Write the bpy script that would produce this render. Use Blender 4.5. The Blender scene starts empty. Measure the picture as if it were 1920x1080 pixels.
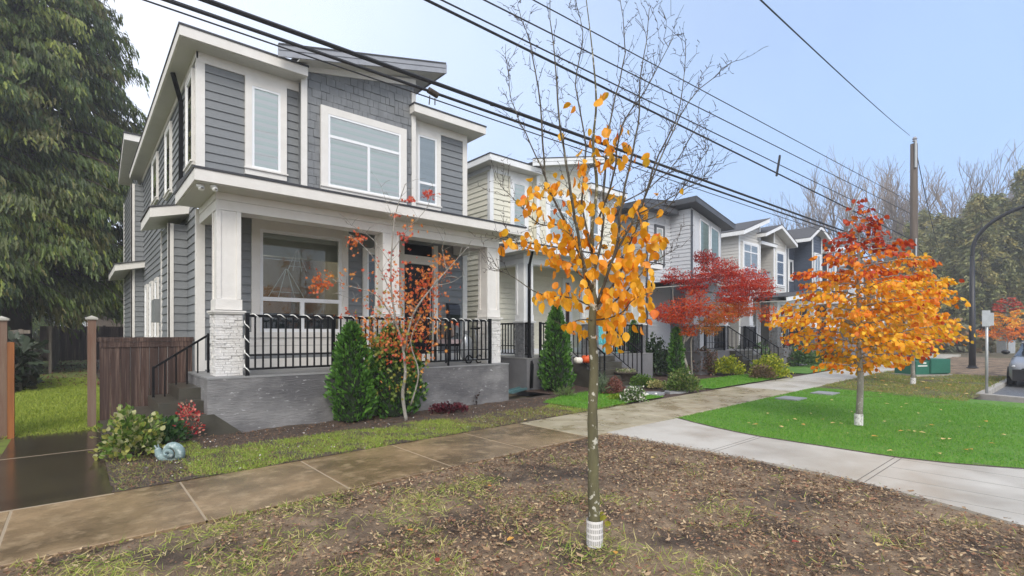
import bpy, math, random
import numpy as np
from mathutils import Vector, noise as mnoise
R = random.Random(7)
RN = np.random.default_rng(11)
S = bpy.context.scene
COL = S.collection
ORG = {}

# ---- survey: the photograph's lens, used to read world coordinates off the picture ----
TH = math.radians(49.18); CT, ST = math.cos(TH), math.sin(TH)
FPX, HZ, CAMH = 945.8, 625.5, 1.6
def ray(px):
    r = (px - 960) / FPX
    return CT + ST * r, ST - CT * r
def at(px, py, d):
    a, b = ray(px)
    return (d * a, d * b, CAMH - (py - HZ) / FPX * d)
def gnd(px, py, z=0.0):
    return at(px, py, FPX * (CAMH - z) / (py - HZ))
def fx(px, Y):
    a, b = ray(px); return Y * a / b
def fz(px, py, Y):
    a, b = ray(px); return CAMH - (py - HZ) / FPX * Y / b
def sy(px, X):
    a, b = ray(px); return X * b / a
def sz(px, py, X):
    a, b = ray(px); return CAMH - (py - HZ) / FPX * X / a

# ---- mesh builder ----
class MB:
    def __init__(s): s.v = []; s.f = []; s.m = []
    def add(s, vs, fs, mi=0):
        o = len(s.v); s.v += [tuple(p) for p in vs]
        s.f += [tuple(i + o for i in f) for f in fs]; s.m += [mi] * len(fs)
        return s
    def box(s, x0, y0, z0, x1, y1, z1, mi=0):
        if x1 < x0: x0, x1 = x1, x0
        if y1 < y0: y0, y1 = y1, y0
        if z1 < z0: z0, z1 = z1, z0
        return s.add([(x0,y0,z0),(x1,y0,z0),(x1,y1,z0),(x0,y1,z0),(x0,y0,z1),(x1,y0,z1),(x1,y1,z1),(x0,y1,z1)],
              [(0,3,2,1),(4,5,6,7),(0,1,5,4),(1,2,6,5),(2,3,7,6),(3,0,4,7)], mi)
    def prism(s, poly, axis, a, b, mi=0):
        n = len(poly)
        def P(p, t):
            if axis == 'z': return (p[0], p[1], t)
            if axis == 'y': return (p[0], t, p[1])
            return (t, p[0], p[1])
        vs = [P(p, a) for p in poly] + [P(p, b) for p in poly]
        fs = [tuple(range(n))[::-1], tuple(range(n, 2*n))] + [(i, (i+1) % n, n+(i+1) % n, n+i) for i in range(n)]
        return s.add(vs, fs, mi)
    def tube(s, pts, rads, n=6, mi=0):
        pts = [Vector(p) for p in pts]
        if not hasattr(rads, '__len__'): rads = [rads] * len(pts)
        rings = []; up = None
        for i, p in enumerate(pts):
            t = (pts[min(i+1, len(pts)-1)] - pts[max(i-1, 0)])
            if t.length < 1e-9: t = Vector((0,0,1))
            t.normalize()
            if up is None: up = Vector((1,0,0)) if abs(t.x) < .8 else Vector((0,1,0))
            u = (up - t * up.dot(t))
            if u.length < 1e-6: u = t.orthogonal()
            u.normalize(); w = t.cross(u); up = u
            rings.append([p + (u * math.cos(2*math.pi*k/n) + w * math.sin(2*math.pi*k/n)) * rads[i] for k in range(n)])
        vs = [q for r in rings for q in r]; fs = []
        for i in range(len(rings)-1):
            for k in range(n):
                fs.append((i*n+k, i*n+(k+1) % n, (i+1)*n+(k+1) % n, (i+1)*n+k))
        fs.append(tuple(range(n))[::-1]); fs.append(tuple(range((len(rings)-1)*n, len(rings)*n)))
        return s.add(vs, fs, mi)
    def bar(s, p0, p1, w, h, mi=0, up=(0,0,1)):
        p0, p1 = Vector(p0), Vector(p1); t = (p1-p0).normalized(); up = Vector(up)
        x = t.cross(up).normalized() * (w/2); y = x.cross(t).normalized() * (h/2)
        vs = [p0-x-y, p0+x-y, p0+x+y, p0-x+y, p1-x-y, p1+x-y, p1+x+y, p1-x+y]
        return s.add(vs, [(0,3,2,1),(4,5,6,7),(0,1,5,4),(1,2,6,5),(2,3,7,6),(3,0,4,7)], mi)
    def lathe(s, prof, c, n=16, mi=0):
        vs = []; fs = []
        for r, z in prof:
            vs += [(c[0]+r*math.cos(2*math.pi*k/n), c[1]+r*math.sin(2*math.pi*k/n), c[2]+z) for k in range(n)]
        for i in range(len(prof)-1):
            for k in range(n):
                fs.append((i*n+k, i*n+(k+1) % n, (i+1)*n+(k+1) % n, (i+1)*n+k))
        fs.append(tuple(range(n))[::-1]); fs.append(tuple(range((len(prof)-1)*n, len(prof)*n)))
        return s.add(vs, fs, mi)
    def blob(s, c, r, sub=2, mi=0, jit=0.0, rot=0.0):
        import bmesh
        bm = bmesh.new(); bmesh.ops.create_icosphere(bm, subdivisions=sub, radius=1)
        vs = []
        for v in bm.verts:
            p = v.co.copy(); k = 1 + jit * mnoise.noise(p*1.7 + Vector(c)*3)
            p = Vector((p.x*r[0]*k, p.y*r[1]*k, p.z*r[2]*k))
            p = Vector((p.x*math.cos(rot)-p.y*math.sin(rot), p.x*math.sin(rot)+p.y*math.cos(rot), p.z))
            vs.append(p + Vector(c))
        fs = [tuple(v.index for v in f.verts) for f in bm.faces]; bm.free()
        return s.add(vs, fs, mi)
    def build(s, name, mats, parent=None, origin=None, smooth=False, label=None):
        if not isinstance(mats, (list, tuple)): mats = [mats]
        o = Vector(origin) if origin is not None else (ORG[parent.name] if parent is not None else Vector((0,0,0)))
        me = bpy.data.meshes.new(name)
        me.from_pydata([(p[0]-o.x, p[1]-o.y, p[2]-o.z) for p in s.v], [], s.f)
        for m in mats: me.materials.append(m)
        if len(mats) > 1: me.polygons.foreach_set('material_index', s.m)
        if smooth: me.polygons.foreach_set('use_smooth', [True]*len(me.polygons))
        me.update()
        ob = bpy.data.objects.new(name, me); COL.objects.link(ob)
        if parent is not None: ob.parent = parent
        else: ob.location = o
        ORG[ob.name] = o
        if label: ob['label'] = label
        return ob

def tag(o, label, cat, group=None, kind=None):
    o['label'] = label; o['category'] = cat
    if group: o['group'] = group
    if kind: o['kind'] = kind
    return o
def thing(name, loc, label, cat, group=None):
    o = bpy.data.objects.new(name, None); COL.objects.link(o); o.location = loc
    o.empty_display_size = .2; ORG[o.name] = Vector(loc)
    return tag(o, label, cat, group)
def setting(o, kind='structure'):
    o['kind'] = kind; return o
def copy_tree(o, parent=None):
    c = o.copy(); COL.objects.link(c)
    if parent is not None: c.parent = parent
    for ch in list(o.children): copy_tree(ch, c)
    return c

# many small identical faces (leaves, blades, flakes) in one mesh
LEAF = (np.array([(0,0,0),(.28,.16,.07),(.40,.42,.12),(.30,.74,.10),(0,1,-.10),(-.30,.74,.10),(-.40,.42,.12),(-.28,.16,.07),(0,.5,-.02)], float),
        [(0,1,2,8),(8,2,3,4),(0,8,6,7),(8,4,5,6)])
STAR = (np.array([(0,0,0),(.12,.34,0),(.5,.3,-.05),(.22,.55,0),(.38,.85,-.06),(.08,.68,0),(0,1.05,-.08),(-.08,.68,0),(-.38,.85,-.06),(-.22,.55,0),(-.5,.3,-.05),(-.12,.34,0)], float),
        [(0,1,2,3),(0,3,4,5),(0,5,6,7),(0,7,8,9),(0,9,10,11)])
BLADE = (np.array([(-.05,0,0),(.05,0,0),(.035,.55,.06),(-.035,.55,.06),(0,1,.26)], float), [(0,1,2,3),(3,2,4,4)])
FLAKE = (np.array([(-.16,-.6,.05),(.18,-.5,.16),(.24,.1,.02),(.08,.65,.2),(-.22,.25,-.02)], float), [(0,1,2,4),(2,3,4,4)])
NEEDLE = (np.array([(0,0,0),(.10,.25,.02),(.20,.42,-.04),(.07,.52,.0),(.13,.74,-.05),(0,1,-.12),(-.13,.74,-.05),(-.07,.52,0),(-.20,.42,-.04),(-.10,.25,.02)], float),
          [(0,1,2,3),(0,3,4,5),(0,5,6,7),(0,7,8,9)])
FROND = (np.array([(0,0,0),(.10,.2,.0),(.26,.34,-.03),(.13,.42,0),(.30,.62,-.06),(.12,.66,0),(.16,.86,-.05),(0,1,-.08),(-.16,.86,-.05),(-.12,.66,0),(-.30,.62,-.06),(-.13,.42,0),(-.26,.34,-.03),(-.10,.2,0)], float),
         [(0,1,2,3),(0,3,4,5),(0,5,6,7),(0,7,8,9),(0,9,10,11),(0,11,12,13)])
def nrm(a):
    return a / np.maximum(np.linalg.norm(a, axis=-1, keepdims=True), 1e-9)
def swarm(name, tpl, P, D, size, mats, mi, parent=None, origin=None, N=None, roll=1.0, wid=1.0):
    """P points, D direction of each piece's length, N rough normal; size per piece"""
    P = np.asarray(P, float); n = len(P); D = nrm(np.asarray(D, float))
    if N is None: N = RN.normal(size=(n, 3))
    else: N = np.asarray(N, float) + RN.normal(size=(n, 3)) * roll * .3
    A = nrm(np.cross(D, N)); B = np.cross(A, D)
    T, F = tpl; k = len(T)
    size = np.broadcast_to(np.asarray(size, float), (n,))[:, None, None]
    o = Vector(origin) if origin is not None else (ORG[parent.name] if parent is not None else Vector((0,0,0)))
    V = P[:, None, :] + size * (T[None, :, 0, None]*wid*A[:, None] + T[None, :, 1, None]*D[:, None] + T[None, :, 2, None]*B[:, None])
    V = (V.reshape(-1, 3) - np.array(o)).astype(np.float32)
    tri = [tuple(dict.fromkeys(f)) for f in F]
    lens = np.tile([len(f) for f in tri], n)
    loops = (np.concatenate([np.array(f) for f in tri])[None, :] + (np.arange(n)*k)[:, None]).reshape(-1)
    starts = np.concatenate([[0], np.cumsum(lens)[:-1]])
    me = bpy.data.meshes.new(name)
    me.vertices.add(len(V)); me.vertices.foreach_set('co', V.reshape(-1))
    me.loops.add(len(loops)); me.loops.foreach_set('vertex_index', loops.astype(np.int32))
    me.polygons.add(len(lens)); me.polygons.foreach_set('loop_start', starts.astype(np.int32))
    try: me.polygons.foreach_set('loop_total', lens.astype(np.int32))
    except Exception: pass
    if not isinstance(mats, (list, tuple)): mats = [mats]
    for m in mats: me.materials.append(m)
    me.polygons.foreach_set('material_index', np.repeat(np.broadcast_to(np.asarray(mi), (n,)), len(tri)).astype(np.int32))
    me.update(calc_edges=True); me.validate()
    ob = bpy.data.objects.new(name, me); COL.objects.link(ob)
    if parent is not None: ob.parent = parent
    else: ob.location = o
    ORG[ob.name] = o
    return ob

# ---- materials ----
def srgb(r, g, b):
    f = lambda c: (c/255/12.92) if c/255 <= .04045 else ((c/255+.055)/1.055)**2.4
    return (f(r), f(g), f(b))
def M(name, col, rough=.6, col2=None, scale=6., stretch=(1,1,1), lo=.35, hi=.65, detail=6., bump=0., bscale=None, metal=0., spec=.5,
      leaf=0., stretch3=None, col3=None, scale3=1.2, lo3=.45, hi3=.6, rough2=None, emit=None, estr=0, bstretch=None):
    m = bpy.data.materials.new(name); m.use_nodes = True
    nt = m.node_tree; ns = nt.nodes; L = nt.links
    b = ns['Principled BSDF']
    b.inputs['Base Color'].default_value = (*col, 1); b.inputs['Roughness'].default_value = rough
    b.inputs['Metallic'].default_value = metal; b.inputs['Specular IOR Level'].default_value = spec
    tc = ns.new('ShaderNodeTexCoord')
    def noi(sc, st, det=detail):
        mp = ns.new('ShaderNodeMapping'); mp.inputs['Scale'].default_value = st
        L.new(tc.outputs['Object'], mp.inputs['Vector'])
        n = ns.new('ShaderNodeTexNoise'); n.inputs['Scale'].default_value = sc; n.inputs['Detail'].default_value = det
        n.inputs['Roughness'].default_value = .62
        L.new(mp.outputs['Vector'], n.inputs['Vector']); return n
    def ramp(src, a, c):
        r = ns.new('ShaderNodeMapRange'); r.inputs['From Min'].default_value = a; r.inputs['From Max'].default_value = c
        L.new(src.outputs['Fac'], r.inputs['Value']); return r
    out = None
    if col2 is not None:
        r = ramp(noi(scale, stretch), lo, hi)
        mx = ns.new('ShaderNodeMix'); mx.data_type = 'RGBA'
        mx.inputs[6].default_value = (*col, 1); mx.inputs[7].default_value = (*col2, 1)
        L.new(r.outputs[0], mx.inputs[0]); out = mx.outputs[2]
        if rough2 is not None:
            rr = ns.new('ShaderNodeMapRange'); rr.inputs['To Min'].default_value = rough; rr.inputs['To Max'].default_value = rough2
            L.new(r.outputs[0], rr.inputs['Value']); L.new(rr.outputs[0], b.inputs['Roughness'])
    if col3 is not None:
        r = ramp(noi(scale3, stretch3 or stretch), lo3, hi3)
        mx = ns.new('ShaderNodeMix'); mx.data_type = 'RGBA'
        if out is not None: L.new(out, mx.inputs[6])
        else: mx.inputs[6].default_value = (*col, 1)
        mx.inputs[7].default_value = (*col3, 1); L.new(r.outputs[0], mx.inputs[0]); out = mx.outputs[2]
    if out is not None: L.new(out, b.inputs['Base Color'])
    if bump:
        bn = ns.new('ShaderNodeBump'); bn.inputs['Strength'].default_value = bump; bn.inputs['Distance'].default_value = .02
        L.new(noi(bscale or scale*4, bstretch or stretch).outputs['Fac'], bn.inputs['Height']); L.new(bn.outputs[0], b.inputs['Normal'])
    if emit is not None:
        b.inputs['Emission Color'].default_value = (*emit, 1); b.inputs['Emission Strength'].default_value = estr
    if leaf:
        tr = ns.new('ShaderNodeBsdfTranslucent'); ms = ns.new('ShaderNodeMixShader'); ms.inputs[0].default_value = leaf
        if out is not None: L.new(out, tr.inputs['Color'])
        else: tr.inputs['Color'].default_value = (*col, 1)
        L.new(b.outputs[0], ms.inputs[1]); L.new(tr.outputs[0], ms.inputs[2])
        L.new(ms.outputs[0], ns['Material Output'].inputs['Surface'])
    return m
def glass_mat(name, tint=(.9,.95,.95), refl=.12):
    m = bpy.data.materials.new(name); m.use_nodes = True; nt = m.node_tree; ns = nt.nodes; L = nt.links
    ns.remove(ns['Principled BSDF'])
    t = ns.new('ShaderNodeBsdfTransparent'); t.inputs['Color'].default_value = (*tint, 1)
    g = ns.new('ShaderNodeBsdfGlossy'); g.inputs['Roughness'].default_value = .01
    fr = ns.new('ShaderNodeFresnel'); fr.inputs['IOR'].default_value = 1.5
    ad = ns.new('ShaderNodeMath'); ad.operation = 'ADD'; ad.inputs[1].default_value = refl
    mp = ns.new('ShaderNodeMixShader'); L.new(fr.outputs[0], ad.inputs[0]); L.new(ad.outputs[0], mp.inputs[0])
    L.new(t.outputs[0], mp.inputs[1]); L.new(g.outputs[0], mp.inputs[2]); L.new(mp.outputs[0], ns['Material Output'].inputs['Surface'])
    return m
def blind_mat(name, a, b, per):
    m = bpy.data.materials.new(name); m.use_nodes = True; nt = m.node_tree; ns = nt.nodes; L = nt.links
    p = ns['Principled BSDF']; p.inputs['Roughness'].default_value = .7
    tc = ns.new('ShaderNodeTexCoord'); sp = ns.new('ShaderNodeSeparateXYZ'); L.new(tc.outputs['Object'], sp.inputs[0])
    mu = ns.new('ShaderNodeMath'); mu.operation = 'DIVIDE'; mu.inputs[1].default_value = per; L.new(sp.outputs['Z'], mu.inputs[0])
    frc = ns.new('ShaderNodeMath'); frc.operation = 'FRACT'; L.new(mu.outputs[0], frc.inputs[0])
    cr = ns.new('ShaderNodeValToRGB'); L.new(frc.outputs[0], cr.inputs[0])
    e = cr.color_ramp.elements; e[0].color = (*b, 1); e[0].position = 0; e[1].color = (*a, 1); e[1].position = .12
    q = e.new(.55); q.color = (*a, 1); q = e.new(.62); q.color = (*b, 1); q = e.new(.9); q.color = tuple((x*.6+y*.4) for x, y in zip(a, b)) + (1,)
    L.new(cr.outputs[0], p.inputs['Base Color']); return m

mt = {}
def mk(k, *a, **kw): mt[k] = M(k, *a, **kw)
mk('grey_siding', (.200,.211,.218), .55, (.172,.182,.189), 9, (1,1,6), bump=.15, bscale=60, bstretch=(1,1,12))
mk('grey_shingle', (.205,.215,.223), .6, (.152,.16,.168), 5, bump=.3, bscale=70, bstretch=(12,12,1))
mk('cream_trim', (.745,.722,.68), .5, (.69,.665,.62), 4, (1,1,1), bump=.06, bscale=60)
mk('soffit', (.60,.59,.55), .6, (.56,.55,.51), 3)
mk('white_vinyl', (.80,.81,.82), .35)
mk('white_trim', (.82,.83,.83), .45, (.76,.77,.77), 4)
mk('dark_flash', (.035,.035,.04), .5)
mk('roof_shingle', (.055,.055,.06), .85, (.10,.10,.105), 22, bump=.5, bscale=60)
mk('grey_fascia', (.33,.345,.375), .5, (.29,.30,.33), 5)
mk('ledge_stone', (.76,.745,.72), .8, (.66,.64,.61), 14, bump=.6, bscale=40)
mk('ledge_stone_grey', (.22,.225,.235), .8, (.13,.135,.145), 9, bump=.6, bscale=40)
mk('foundation', (.245,.24,.235), .75, (.10,.097,.10), .8, (1,1,1.6), lo=.38, hi=.62, col3=(.42,.42,.42), scale3=8, stretch3=(1,1,2.6), lo3=.615, hi3=.70, bump=.7, bscale=14, bstretch=(.6,.6,3))
mk('foundation_plain', (.19,.19,.2), .75, (.14,.14,.15), 1.2, bump=.3, bscale=30)
mk('porch_floor', (.26,.26,.255), .6, (.2,.2,.2), 3)
mk('wet_step', (.045,.041,.032), .28, (.075,.07,.055), 3, bump=.1)
mk('black_metal', (.006,.006,.007), .4, spec=.2)
mk('black_door', (.008,.008,.011), .35, spec=.25)
mk('mailbox_metal', (.012,.014,.02), .3)
mk('interior_wall', (.40,.36,.29), .8, (.34,.30,.25), 2)
mk('interior_wood', (.30,.18,.09), .5, (.22,.13,.065), 3, (1,1,.3))
mk('interior_dark', (.03,.035,.045), .7)
mk('ceiling_grey', (.62,.66,.62), .7)
mk('lamp_glow', (1,.9,.7), .5, emit=(1,.9,.7), estr=30)
mk('star_white', (.75,.77,.76), .5)
mk('camera_white', (.78,.78,.76), .35)
mk('meter_grey', (.22,.23,.23), .45, (.18,.19,.19), 6)
mk('rope_white', (.85,.85,.80), .5)
mk('steel_grey', (.42,.44,.46), .35, metal=.6)
mk('cushion_mauve', (.40,.32,.33), .9, (.34,.27,.28), 12)
mk('brown_back', (.16,.125,.105), .7)
mk('cream_siding', (.74,.72,.60), .55, (.69,.665,.55), 9, (1,1,6), bump=.12, bscale=60)
mk('light_grey_siding', (.56,.58,.61), .55, (.52,.535,.565), 9, (1,1,6), bump=.12)
mk('dark_trim', (.085,.092,.105), .5, (.07,.075,.085), 5)
mk('beige_siding', (.60,.585,.55), .55, (.56,.545,.515), 9, (1,1,6), bump=.12)
mk('navy_siding', (.075,.095,.135), .55, (.06,.077,.11), 9, (1,1,6), bump=.12)
mk('brown_stucco', (.21,.165,.13), .85, (.17,.135,.105), 5)
mk('teal_pad', (.10,.20,.21), .5, (.07,.15,.16), 8)
mk('turquoise', (.13,.55,.60), .45)
mk('pumpkin_orange', (.72,.10,.015), .5, (.60,.08,.012), 4)
mk('pumpkin_white', (.78,.74,.66), .5)
mk('wood_fence', (.060,.030,.022), .7, (.20,.135,.105), 5, (9,9,.28), lo=.45, hi=.72, col3=(.035,.018,.014), scale3=1.1, lo3=.42, hi3=.62, bump=.4, bscale=12)
mk('wood_weathered', (.25,.215,.175), .8, (.13,.10,.075), 4, (6,6,.35), bump=.4, bscale=12)
mk('wood_orange', (.32,.11,.025), .7, (.20,.07,.02), 3, (6,6,.35))
mk('wood_post', (.15,.075,.048), .7, (.20,.14,.10), 3, (5,5,.35), bump=.3)
mk('post_cap', (.48,.46,.40), .6, (.3,.28,.24), 12)
mt['glass'] = glass_mat('glass', (1,1,1), .10)
mt['glass_dark'] = glass_mat('glass_dark', (.86,.92,.88), .03)
mt['blind_mint'] = blind_mat('blind_mint', (.97,1,.97), (.80,.95,.87), .15)
mt['blind_sky_grey'] = blind_mat('blind_sky_grey', (.58,.66,.67), (.52,.60,.61), .2)
mk('dark_room', (.10,.12,.13), .9, (.05,.06,.07), 2)  # flat sheet behind a pane; the unlit room's shade is its colour
# ---------------- houses ----------------
class FR:                                    # a wall plane: s runs along it, z up, o outward
    def __init__(s, kind, X, Y): s.k = kind; s.X = X; s.Y = Y
    def __call__(s, a, z, o):
        if s.k == 'front': return (s.X + a, s.Y - o, z)
        if s.k == 'left': return (s.X - o, s.Y + a, z)
        if s.k == 'right': return (s.X + o, s.Y + a, z)
        return (s.X + a, s.Y + o, z)
    def box(s, mb, a0, a1, z0, z1, o0, o1, mi=0):
        p, q = s(a0, z0, o0), s(a1, z1, o1)
        mb.box(p[0], p[1], p[2], q[0], q[1], q[2], mi)
def spans(s0, s1, holes, mid):
    iv = [(s0, s1)]
    for h in holes:
        if h[2] < mid < h[3]:
            nx = []
            for a, b in iv:
                if h[1] <= a or h[0] >= b: nx.append((a, b)); continue
                if h[0] > a: nx.append((a, h[0]))
                if h[1] < b: nx.append((h[1], b))
            iv = nx
    return iv
def lap(mb, fr, s0, s1, z0, z1, ex=.165, holes=(), top=None, mi=0):
    z = z0; zm = max(z1, max(top(s0), top(s1))) if top else z1
    while z < zm - 1e-4:
        zt = min(z + ex, zm)
        cuts = sorted({z, zt, *[h for H in holes for h in H[2:4] if z < h < zt]})
        for a, b in zip(cuts, cuts[1:]):
            for p, q in spans(s0, s1, holes, (a+b)/2):
                if top:
                    n = max(1, int((q-p)/.12)); segs = [(p+(q-p)*i/n, p+(q-p)*(i+1)/n) for i in range(n)]
                else: segs = [(p, q)]
                oa = .003 + .021*(1-(a-z)/ex); ob = .003 + .021*(1-(b-z)/ex)
                for p2, q2 in segs:
                    tb = [min(b, top(p2)), min(b, top(q2))] if top else [b, b]
                    if top and max(tb) <= a: continue
                    tb = [max(a, t) for t in tb]
                    mb.add([fr(p2,a,oa), fr(q2,a,oa), fr(q2,tb[1],ob), fr(p2,tb[0],ob), fr(p2,a,.001), fr(q2,a,.001)], [(0,1,2,3),(4,5,1,0)], mi)
        z = zt
def shingles(mb, fr, s0, s1, z0, z1, top, holes=(), ex=.165, mi=0):
    z = z0
    while z < max(top(s0), top(s1)):
        s = s0
        while s < s1 - .01:
            w = R.choice([.1,.13,.16,.2,.24]); e = min(s + w, s1); o = .012 + R.random()*.012; dz = R.random()*.006
            for p, q in spans(s, e, holes, z + ex/2):
                t0, t1 = min(z+ex, top(p)), min(z+ex, top(q))
                if max(t0, t1) <= z: continue
                g = .004
                b = z + dz
                mb.add([fr(p+g,b,o), fr(q-g,b,o), fr(q-g,max(b,t1),o-.008), fr(p+g,max(b,t0),o-.008), fr(p+g,b,0), fr(q-g,b,0), fr(p+g,max(b,t0),0), fr(q-g,max(b,t1),0)],
                       [(0,1,2,3),(4,5,1,0),(4,0,3,6),(1,5,7,2)], mi)
            s = e
        z += ex
    a, b = top(s0), top(s1)
    mb.add([fr(s0,z0,.002), fr(s1,z0,.002), fr(s1,b,.002), fr(s0,a,.002)], [(0,1,2,3)], mi)
def window(par, fr, s0, s1, z0, z1, cas=.09, muls=(), blind='blind_mint', trim='cream_trim', ext=(0,0,0,0), base=.014, glass='glass', fw=.045, frame='white_vinyl', topz=None):
    """casing round the opening, vinyl frame, pane and blind or dark backing sheet, laid on the wall; topz raises the casing head"""
    c = MB(); o1 = base + .055
    zt = topz if topz else z1 + cas
    fr.box(c, s0-cas-ext[0], s0, z0-cas*1.2, zt, base, o1)
    fr.box(c, s1, s1+cas+ext[1], z0-cas*1.2, zt, base, o1)
    fr.box(c, s0, s1, z1, zt, base, o1 - .002); fr.box(c, s0, s1, z0-cas*1.2, z0, base, o1 - .002)
    fr.box(c, s0-cas-ext[0]-.02, s1+cas+ext[1]+.02, z0-.035, z0-.005, o1-.01, o1+.03)
    w = c.build('window', mt[trim], par)
    f = MB(); a, b = base+.018, base+.048
    fr.box(f, s0, s0+fw, z0, z1, a, b); fr.box(f, s1-fw, s1, z0, z1, a, b)
    fr.box(f, s0+fw, s1-fw, z0, z0+fw, a, b-.001); fr.box(f, s0+fw, s1-fw, z1-fw, z1, a, b-.001)
    for m in muls:
        if m[0] == 'h': fr.box(f, s0+fw, s1-fw, m[1]-.03, m[1]+.03, a, b-.002)
        else: fr.box(f, m[1]-.03, m[1]+.03, m[2], m[3], a, b-.003)
    f.build('window_frame', mt[frame], w)
    g = MB(); g.add([fr(s0+.01,z0+.01,base+.034), fr(s1-.01,z0+.01,base+.034), fr(s1-.01,z1-.01,base+.034), fr(s0+.01,z1-.01,base+.034)], [(0,1,2,3)])
    g.build('window_pane', mt[glass], w)
    g = MB(); g.add([fr(s0+.01,z0+.01,base+.021), fr(s1-.01,z0+.01,base+.021), fr(s1-.01,z1-.01,base+.021), fr(s0+.01,z1-.01,base+.021)], [(0,1,2,3)])
    g.build('blind_backing', mt[blind], w)
    return w
def column(par, x0, x1, y0, y1, zf, zs, zt, pal):
    c = MB(); w = .035
    c.box(x0+w, y0+w, zs+.04, x1-w, y1-w, zt)
    for (a, b) in ((x0, x0+.085), (x1-.085, x1)):                        # corner battens on the front and sides
        c.box(a+.02 if a == x0 else a, y0+.018, zs+.22, b if a == x0 else b-.02, y0+.09, zt-.001)
        c.box(a+.02 if a == x0 else a, y1-.09, zs+.22, b if a == x0 else b-.02, y1-.018, zt-.001)
    c.box(x0+.005, y0+.005, zs+.04, x1-.005, y1-.005, zs+.215)
    c.box(x0-.045, y0-.045, zs, x1+.045, y1+.045, zs+.028); c.box(x0-.03, y0-.03, zs-.025, x1+.03, y1+.03, zs-.001)
    ob = c.build('column', mt[pal['col']], par)
    st = MB(); z = zf
    st.box(x0+.02, y0+.02, zf, x1-.02, y1-.02, zs-.026)
    while z < zs - .03:
        h = min(R.choice([.03,.04,.05]), zs-.026-z)
        for side in range(4):
            a0, a1 = (x0, x1) if side % 2 == 0 else (y0, y1)
            s = a0
            while s < a1 - .005:
                e = min(s + R.uniform(.08,.24), a1); o = R.uniform(-.012,.014); g = .003
                if side == 0: st.box(s+g, y0-o, z+.002, e-g, y0+.03, z+h-.002)
                elif side == 2: st.box(s+g, y1-.03, z+.002, e-g, y1+o, z+h-.002)
                elif side == 1: st.box(x1-.03, s+g, z+.002, x1+o, e-g, z+h-.002)
                else: st.box(x0-o, s+g, z+.002, x0+.03, e-g, z+h-.002)
                s = e
        z += h
    st.build('stone_base', mt[pal['stone']], ob)
    return ob
def railing(par, p0, p1, zb, zt, sp=.121, posts=(), bars=True, wpost=.06, foot=None):
    p0, p1 = Vector((p0[0], p0[1], 0)), Vector((p1[0], p1[1], 0)); L = (p1-p0).length; u = (p1-p0)/L
    r = MB(); Z = Vector((0,0,1))
    r.bar(p0 + Z*(zt-.02), p1 + Z*(zt-.02), .05, .045); r.bar(p0 + Z*(zb+.012), p1 + Z*(zb+.012), .034, .03)
    r.bar(p0 + Z*(zb+.24), p1 + Z*(zb+.24), .02, .02)
    n = int(L / sp)
    for i in range(1, n):
        q = p0 + u*(L*i/n); r.bar(q + Z*zb, q + Z*(zt-.03), .025, .025, up=u)
    ob = r.build('railing', mt['black_metal'], par)
    for s in (0, L, *posts):
        q = p0 + u*s; m = MB(); w = wpost if s in (0, L) else .034
        m.bar(q + Z*(foot if foot is not None else zb-.1), q + Z*(zt + (.025 if s in (0, L) else -.03)), w, w, up=u)
        m.build('railing_post', mt['black_metal'], ob)
    return ob
def slope_rail(par, q0, q1, zt0, zt1, n=5, drop=.78):
    """stair rail from low end q0 to high end q1"""
    q0, q1 = Vector(q0), Vector(q1); r = MB()
    a, b = Vector((q0.x,q0.y,zt0)), Vector((q1.x,q1.y,zt1)); d = Vector((0,0,drop))
    r.bar(a, b, .04, .035); r.bar(a-d, b-d, .025, .02)
    for i in range(1, n):
        p = a.lerp(b, i/n); r.bar(p, p-d, .022, .022, up=(0,1,0))
    ob = r.build('stair_rail', mt['black_metal'], par)
    for p in (a, b):
        m = MB(); m.bar(p + Vector((0,0,.03)), p-d-Vector((0,0,.16)), .036, .036, up=(0,1,0)); m.build('rail_post', mt['black_metal'], ob)
    return ob
def slab_outline(par, name, poly, z0, z1, drip, fmat, smat):
    """eaves slab: fascia round the outline, soffit under it, dark drip edge on top"""
    f = MB(); f.prism(poly, 'z', z0+.012, z1); f.build(name, mt[fmat], par)
    n = len(poly); cx = sum(p[0] for p in poly)/n; cy = sum(p[1] for p in poly)/n
    def off(d):
        out = []
        for i in range(n):
            a, b, c = Vector((*poly[i-1],0)), Vector((*poly[i],0)), Vector((*poly[(i+1) % n],0))
            e1 = (b-a).normalized(); e2 = (c-b).normalized()
            n1 = Vector((e1.y,-e1.x,0)); n2 = Vector((e2.y,-e2.x,0))
            m = n1+n2; m = m/ max(.3, m.dot(n1)) if m.length > .1 else n1
            out.append((b.x+m.x*d, b.y+m.y*d))
        return out
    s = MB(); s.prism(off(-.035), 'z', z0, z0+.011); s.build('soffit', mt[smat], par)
    d = MB(); d.prism(off(.016), 'z', z1+.001, z1+drip); d.build('drip_edge', mt['dark_flash'], par)

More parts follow.
